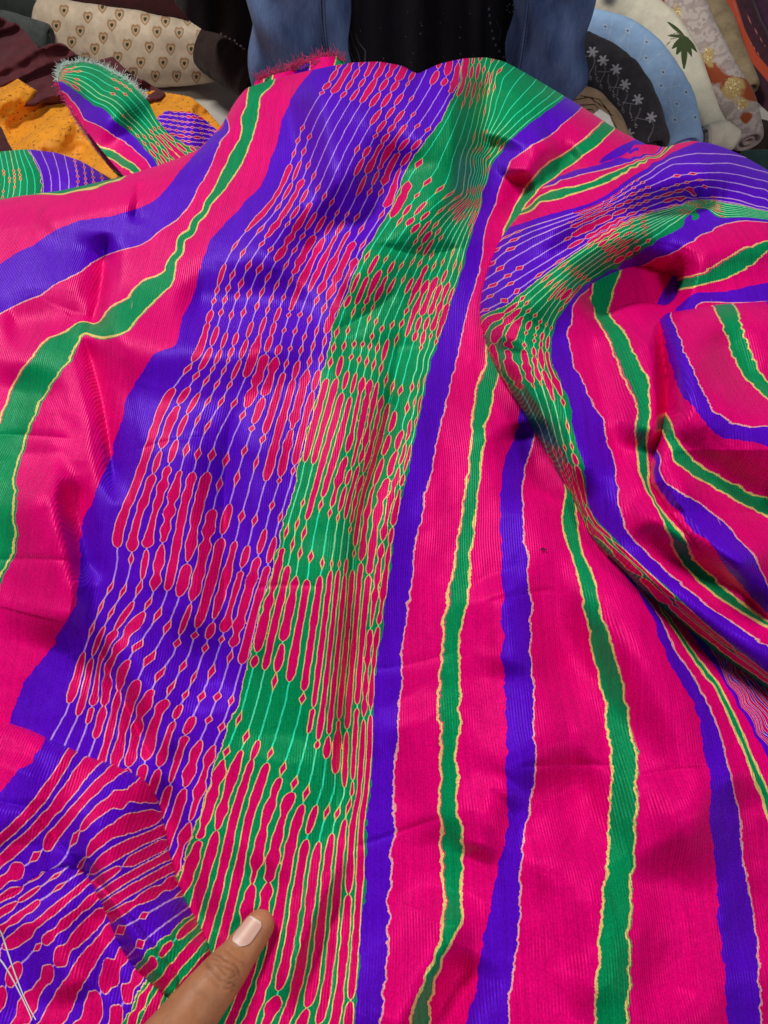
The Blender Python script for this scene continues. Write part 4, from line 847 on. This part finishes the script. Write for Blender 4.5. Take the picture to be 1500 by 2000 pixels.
def at_broc(u, v):
    a = bump_noise(u, v, 16., 61) * 1.4 + .5 * np.sin((u * .5 + v) / 14.); sw = np.sin(np.hypot(u - 1372, (v - 44)) / 4.2 + 9 * bump_noise(u, v, 16., 66))
    rust = np.clip(1 - np.abs(v - 150 - .4 * (u - 1400)) / 34., 0, 1) + .8 * np.clip(1 - np.hypot(u - 1352, v - 110) / 22., 0, 1) + np.clip(1 - np.hypot(u - 1288, v - 4) / 16., 0, 1) + np.clip(1 - np.hypot(u - 1456, v - 230) / 22., 0, 1)
    g = np.clip(1.15 - np.hypot((u - 1432) / 30., (v - 168) / 32.), 0, 1) + np.clip(1.1 - np.hypot((u - 1322) / 20., (v - 30) / 34.), 0, 1) + np.clip(1.1 - np.hypot((u - 1382) / 16., (v - 105) / 30.), 0, 1) + np.clip(1.1 - np.hypot((u - 1448) / 22., (v - 205) / 16.), 0, 1)
    gl = np.random.default_rng(9).uniform(0, 1, u.shape)
    return {'rust': rust + .25 * a, 'swirl': sw * .5 + .5, 'gold': g + .35 * a, 'glit': np.where(gl > .72, g, 0)}
roll('fabric_roll', [(1310, -24), (1348, 42), (1384, 110), (1416, 166), (1442, 214), (1462, 276)], [84, 78, 70, 68, 72, 58], [1.50, 1.48, 1.45, 1.42, 1.39, 1.36],
     cloth_mat('brocade', (.42, .34, .31), .2, .6, 50, masks=[('swirl', (.55, .47, .43), .4, .8), ('rust', (.34, .060, .012), .35, .55), ('gold', (.50, .34, .12), .35, .65), ('glit', (.95, .80, .42), .3, .7)]), 'rust and silver brocade roll with glittering gold patches', 'fabric roll', at_broc, n=190, m=150, seed=5)
roll('fabric_roll', [(1368, -24), (1404, 46), (1430, 106), (1462, 176)], [54, 56, 50, 44], [1.56, 1.54, 1.51, 1.48], cloth_mat('beige_velvet', (.27, .20, .115), .3, .7, 40), 'plain tan velvet roll beside the glittering brocade roll', 'fabric roll', seed=6)
def at_str(u, v): return {'st': strokes(u, v, [[(1418, -30), (1430, 10), (1446, 60), (1470, 110), (1512, 160)]], 13), 'th': strokes(u, v, [[(1428, -20), (1440, 30), (1462, 78), (1490, 118)], [(1452, 0), (1464, 40), (1494, 90)], [(1400, 40), (1420, 90), (1452, 140)]], 1.4)}
roll('fabric_roll', [(1412, -40), (1440, 50), (1476, 130), (1540, 230)], [76, 78, 80, 90], [1.60, 1.58, 1.54, 1.50], cloth_mat('plum_cloth', (.040, .008, .020), .35, .75, 50, masks=[('st', (.46, .060, .020), .2, .4), ('th', (.42, .12, .10), .2, .8)]), 'dark plum fabric roll with an orange-red stripe', 'fabric roll', at_str, n=150, m=120, seed=7)
roll('fabric_roll', [(1474, -50), (1508, 40), (1560, 120)], [66, 70, 74], [1.66, 1.64, 1.6], cloth_mat('purple_cloth', (.050, .014, .040), .35), 'dusky purple fabric roll behind the plum striped roll', 'fabric roll', seed=8)
roll('fabric_roll', [(1496, -40), (1530, 10), (1580, 60)], [40, 44, 44], [1.74, 1.72, 1.7], cloth_mat('white_pink_cloth', (.70, .60, .62), .12), 'whitish pink fabric roll at the back of the purple rolls', 'fabric roll', seed=9)
def at_brush(u, v): return {'th': strokes(u, v, [[(1118, 196), (1150, 190), (1186, 214), (1204, 250)], [(1124, 206), (1160, 204), (1190, 234)], [(1134, 186), (1170, 194), (1196, 226)], [(1120, 214), (1156, 214), (1180, 236)]], 2.0)}
roll('fabric_roll', [(1096, 190), (1150, 206), (1190, 240), (1214, 290)], [58, 62, 52, 46], [1.30, 1.28, 1.26, 1.25], cloth_mat('tan_streaked', (.40, .27, .16), .25, .7, 40, masks=[('th', (.05, .025, .012), .2, .7)]), 'tan fabric roll with dark brush streaks under the charcoal roll', 'fabric roll', at_brush, n=110, m=90, seed=10)
patch('cotton_cloth', [(1150, 230), (1172, 214), (1190, 226), (1205, 262), (1200, 290), (1150, 280)], lambda u, v: .215 + 0 * u, cloth_mat('white_cotton', (.62, .58, .54), .1), 'corner of white cotton peeking out under the tan streaked roll', 'cloth')
roll('fabric_roll', [(1280, 262), (1330, 276), (1380, 292)], [70, 74, 70], [1.40, 1.38, 1.36], cloth_mat('black_cloth', (.012, .011, .012), .4), 'black fabric roll below the pale blue roll', 'fabric roll', seed=11)
roll('fabric_roll', [(1420, 268), (1470, 270), (1540, 292)], [64, 70, 74], [1.42, 1.40, 1.38], cloth_mat('umber_cloth', (.035, .022, .016), .5, .8, 24), 'dark umber fabric roll under the brocade end', 'fabric roll', seed=12)
roll('fabric_roll', [(1446, 318), (1490, 320), (1560, 348)], [44, 52, 56], [1.20, 1.18, 1.16], cloth_mat('bottle_green_cloth', (.008, .035, .030), .3), 'bottle green fabric roll peeping over the violet silk fold', 'fabric roll', seed=13)

# ---- white loose thread, speck of lint
def surf(u, v, f=hA): return at_z(np.array(u, float), np.array(v, float), f(np.array(u, float), np.array(v, float)) + .0012)
hmax = lambda u, v: np.maximum(np.maximum(hA(u, v), hD2(u, v)), np.where(sdf_poly(u, v, D1_POLY) > 0, hD1(u, v), 0))
def thread(px, name): 
    q = resample(smooth_poly(px, 3), 5); return surf(q[:, 0], q[:, 1], hmax)
th = ribbons('white_thread', [thread([(-40, 1790), (0, 1812), (12, 1850), (30, 1905), (52, 1960), (70, 1992)], ''), thread([(-40, 1840), (0, 1872), (18, 1900), (34, 1930), (58, 1980), (62, 1993)], '')], .00042, plain('white_cotton_thread', (.82, .78, .84)))
tag(th, 'loose white thread lying on the striped silk', 'thread')
sp = surf([1057, 1060, 1064, 1068], [1074, 1071, 1073, 1075]); ln = ribbons('lint_speck', [sp], .0006, plain('black_lint', (.01, .01, .01))); tag(ln, 'tiny black speck of lint on a pink stripe', 'lint')

# ---- the hand that presses the cloth
SKIN_T = NT('brown_skin')
def skin():
    t = SKIN_T; ob = t.obj(); n = t.noise(ob, 90, 4, .6); m_ = t.noise(ob, 700, 3, .6)
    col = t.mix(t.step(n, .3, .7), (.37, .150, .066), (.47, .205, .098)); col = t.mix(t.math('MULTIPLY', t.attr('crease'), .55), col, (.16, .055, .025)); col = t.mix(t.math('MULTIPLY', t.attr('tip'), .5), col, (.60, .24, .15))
    t.lk(col, t.b.inputs['Base Color']); t.b.inputs['Roughness'].default_value = .5; t.b.inputs['Specular IOR Level'].default_value = .35
    t.b.inputs['Subsurface Weight'].default_value = .12; t.b.inputs['Subsurface Radius'].default_value = (.006, .002, .001); t.b.inputs['Subsurface Scale'].default_value = .4
    t.lk(t.bump(m_, .25, .0005), t.b.inputs['Normal']); return t.m
SKIN = skin()
def chain(pts, rad, flat=.86, n=60, m=40, tipround=True):
    P = np.array(pts, float); L = np.r_[0, np.cumsum(np.linalg.norm(np.diff(P, axis=0), axis=1))]; t = np.linspace(0, L[-1], n)
    ker = np.hanning(13); ker /= ker.sum()
    def sm(y): z = np.interp(t, L, y); zz = np.r_[2 * z[0] - z[6:0:-1], z, 2 * z[-1] - z[-2:-8:-1]]; return np.convolve(zz, ker, 'valid')
    A = np.stack([sm(P[:, i]) for i in range(3)], 1); Rr = sm(np.array(rad))
    T = np.gradient(A, axis=0); T /= np.linalg.norm(T, axis=1)[:, None]; up = np.array([0, 0, 1.0]); S = np.cross(T, up); S /= np.linalg.norm(S, axis=1)[:, None] + 1e-9; N = np.cross(S, T)
    if tipround:
        k = np.clip(t / (Rr[0] * 1.15), 0, 1); Rr = Rr * np.sqrt(np.clip(1 - (1 - k) ** 2.3, .0004, 1))
    thh = np.linspace(0, 2 * np.pi, m, endpoint=False)
    Q = A[:, None] + (Rr[:, None] * np.cos(thh))[..., None] * S[:, None] + (Rr[:, None] * np.sin(thh) * flat)[..., None] * N[:, None]
    return A, Rr, S, N, T, Q
def tube_faces(n, m, b0):
    idx = np.arange(n * m).reshape(n, m) + b0; nx = np.roll(idx, -1, 1); return np.stack([idx[:-1], nx[:-1], nx[1:], idx[1:]], -1).reshape(-1, 4)
TH_PX = [(523, 1778, 24), (508, 1806, 30), (484, 1840, 33), (460, 1872, 38), (436, 1902, 44.5), (408, 1936, 48), (370, 1985, 54), (325, 2045, 62), (270, 2120, 74), (220, 2200, 90)]
def build_hand():
    root = empty('hand', (-.12, -.11, .50), 'bare brown hand pressing the striped silk with its thumb', 'hand')
    tp = []; tr = []
    for u, v, r in TH_PX:
        hh = float(hmax(np.array([float(u)]), np.array([float(v)]))[0]); d = (CAMZ - hh - .008) / -ray(u, v)[2]; rm = r * d / F
        tp.append(at_z(np.array(u), np.array(v), hh + rm * .72 + .0005)); tr.append(rm)
    tp = np.array(tp); tp[:, 2] = np.maximum(tp[:, 2], np.interp(np.arange(len(tp)), [0, len(tp) - 1], [tp[0, 2], tp[0, 2] + .008]))
    A, Rr, S, N, T, Q = chain(tp, tr, .84, 150, 64)
    parts = [Q]
    pc = tp[-1]
    wrist = pc + np.array([-.055, -.085, .0]); palm0 = pc + np.array([.012, .006, -.004])
    parts.append(chain([palm0 + np.array([.03, .01, -.012]), palm0, pc + np.array([-.028, -.03, -.006]), wrist, wrist + np.array([-.06, -.11, .02])], [.020, .030, .040, .031, .034], .62, 50, 40)[5])
    for k in range(4):      # four fingers reach under the cloth and curl
        b = pc + np.array([.020 + .004 * k, .004 - .019 * k, -.022]); ln_ = (.070, .078, .072, .056)[k]; dr = np.array([.93, .30 - .1 * k, -.18]); dr /= np.linalg.norm(dr)
        q1 = b + dr * ln_ * .5; q2 = q1 + np.array([.55, .25, -.8]) * ln_ * .32; q3 = q2 + np.array([-.55, -.1, -.8]) * ln_ * .26
        parts.append(chain([q3, q2, q1, b, b - dr * .03], [.0068, .0078, .0088, .0098, .011], .9, 40, 28)[5])
    V = []; Fc = []
    for q in parts:
        n, m, _ = q.shape; b0 = sum(len(x) for x in V); V.append(q.reshape(-1, 3)); Fc.append(tube_faces(n, m, b0))
        # close both ends
        c0 = q[0].mean(0); c1 = q[-1].mean(0); base = b0 + n * m; V.append(np.array([c0, c1])); r = np.arange(m)
        Fc.append(np.stack([b0 + (r + 1) % m, b0 + r, np.full(m, base), np.full(m, base)], -1)); e = b0 + (n - 1) * m; Fc.append(np.stack([e + r, e + (r + 1) % m, np.full(m, base + 1), np.full(m, base + 1)], -1))
    V = np.concatenate(V); Fc = np.concatenate(Fc)
    bm = bmesh.new(); vs = [bm.verts.new(p) for p in V]
    for f in Fc:
        ids = list(dict.fromkeys(int(i) for i in f))
        if len(ids) > 2:
            try: bm.faces.new([vs[i] for i in ids])
            except ValueError: pass
    me = bpy.data.meshes.new('hand_raw'); bm.normal_update(); bm.to_mesh(me); bm.free()
    o = bpy.data.objects.new('hand_raw', me); C.objects.link(o)
    md = o.modifiers.new('r', 'REMESH'); md.mode = 'VOXEL'; md.voxel_size = .0009
    m2 = o.modifiers.new('s', 'SMOOTH'); m2.factor = .5; m2.iterations = 5
    dg = bpy.context.evaluated_depsgraph_get(); me2 = bpy.data.meshes.new_from_object(o.evaluated_get(dg)); bpy.data.objects.remove(o)
    n = len(me2.vertices); co = np.empty(n * 3); me2.vertices.foreach_get('co', co); co = co.reshape(-1, 3); no = np.empty(n * 3); me2.vertices.foreach_get('normal', no); no = no.reshape(-1, 3)
    # knuckle creases, laid out along and across the thumb
    rel = co - np.array([0, 0, CAMZ]); dz = rel @ FWD; pu = 750 + F * rel[:, 0] / dz; pv = 1000 - F * (rel @ UPV) / dz
    axd = np.array([-.62, .785]); al = (pu - 440) * axd[0] + (pv - 1893) * axd[1]; ac = (pu - 440) * axd[1] - (pv - 1893) * axd[0]
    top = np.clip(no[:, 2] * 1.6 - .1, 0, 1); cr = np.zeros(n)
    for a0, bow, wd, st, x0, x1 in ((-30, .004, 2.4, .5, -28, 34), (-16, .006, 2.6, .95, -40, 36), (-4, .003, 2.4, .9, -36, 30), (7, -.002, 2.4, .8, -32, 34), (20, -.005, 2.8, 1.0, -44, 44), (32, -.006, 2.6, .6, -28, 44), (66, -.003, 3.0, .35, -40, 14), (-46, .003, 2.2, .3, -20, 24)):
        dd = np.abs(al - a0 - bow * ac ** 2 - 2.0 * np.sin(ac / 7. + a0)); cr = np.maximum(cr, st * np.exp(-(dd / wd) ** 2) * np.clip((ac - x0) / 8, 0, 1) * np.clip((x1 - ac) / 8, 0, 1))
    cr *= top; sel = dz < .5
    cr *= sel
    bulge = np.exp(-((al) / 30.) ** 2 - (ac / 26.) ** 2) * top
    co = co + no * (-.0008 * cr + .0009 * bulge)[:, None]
    me2.vertices.foreach_set('co', co.ravel().astype(np.float32))
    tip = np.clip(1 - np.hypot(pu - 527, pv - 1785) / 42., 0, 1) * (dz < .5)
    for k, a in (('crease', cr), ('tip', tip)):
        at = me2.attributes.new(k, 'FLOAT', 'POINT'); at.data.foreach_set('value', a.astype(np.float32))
    me2.polygons.foreach_set('use_smooth', np.ones(len(me2.polygons), bool)); me2.update(); me2.materials.clear()
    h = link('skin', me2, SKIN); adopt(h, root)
    # nail: a curved plate on the upper left of the tip
    nt = NT('thumb_nail'); nt.b.inputs['Roughness'].default_value = .42
    col = nt.mix(nt.step(nt.attr('l'), .0, .10), (.80, .68, .58), (.68, .40, .32)); col = nt.mix(nt.step(nt.attr('l'), .72, .98), col, (.74, .50, .44)); nt.lk(col, nt.b.inputs['Base Color'])
    nn, mm = 26, 22; i0, i1 = 9, 28; V = []; La = []
    for a in range(nn):
        fi = i0 + (i1 - i0) * a / (nn - 1); i = int(fi); w_ = fi - i; f = a / (nn - 1); lp = lambda X_: X_[i] * (1 - w_) + X_[i + 1] * w_; Ai, Si, Ni, Ri = lp(A), lp(S), lp(N), lp(Rr)
        hwid = R(37) * (1 - max(0, (f - .55) / .45) ** 2.4 * .62) * (1 - max(0, (.12 - f) / .12) ** 2 * .35)
        for b in range(mm):
            g = -1 + 2 * b / (mm - 1); ang = R(90) - R(20) + hwid * g
            r_ = max(Ri, Rr[i0 + 9] * .90)
            k = 1.005 + .055 * (1 - abs(g) ** 3) * (1 - f ** 4)
            V.append(Ai + r_ * math.cos(ang) * Si * k + r_ * math.sin(ang) * .84 * Ni * k); La.append(f)
    idx = np.arange(nn * mm).reshape(nn, mm); fc = np.stack([idx[:-1, :-1], idx[:-1, 1:], idx[1:, 1:], idx[1:, :-1]], -1).reshape(-1, 4)
    nl = link('nail', mesh_np('nail', np.array(V), fc, {'l': np.array(La)}), nt.m); md = nl.modifiers.new('thick', 'SOLIDIFY'); md.thickness = .0006; md.offset = 0
    adopt(nl, root)
build_hand()
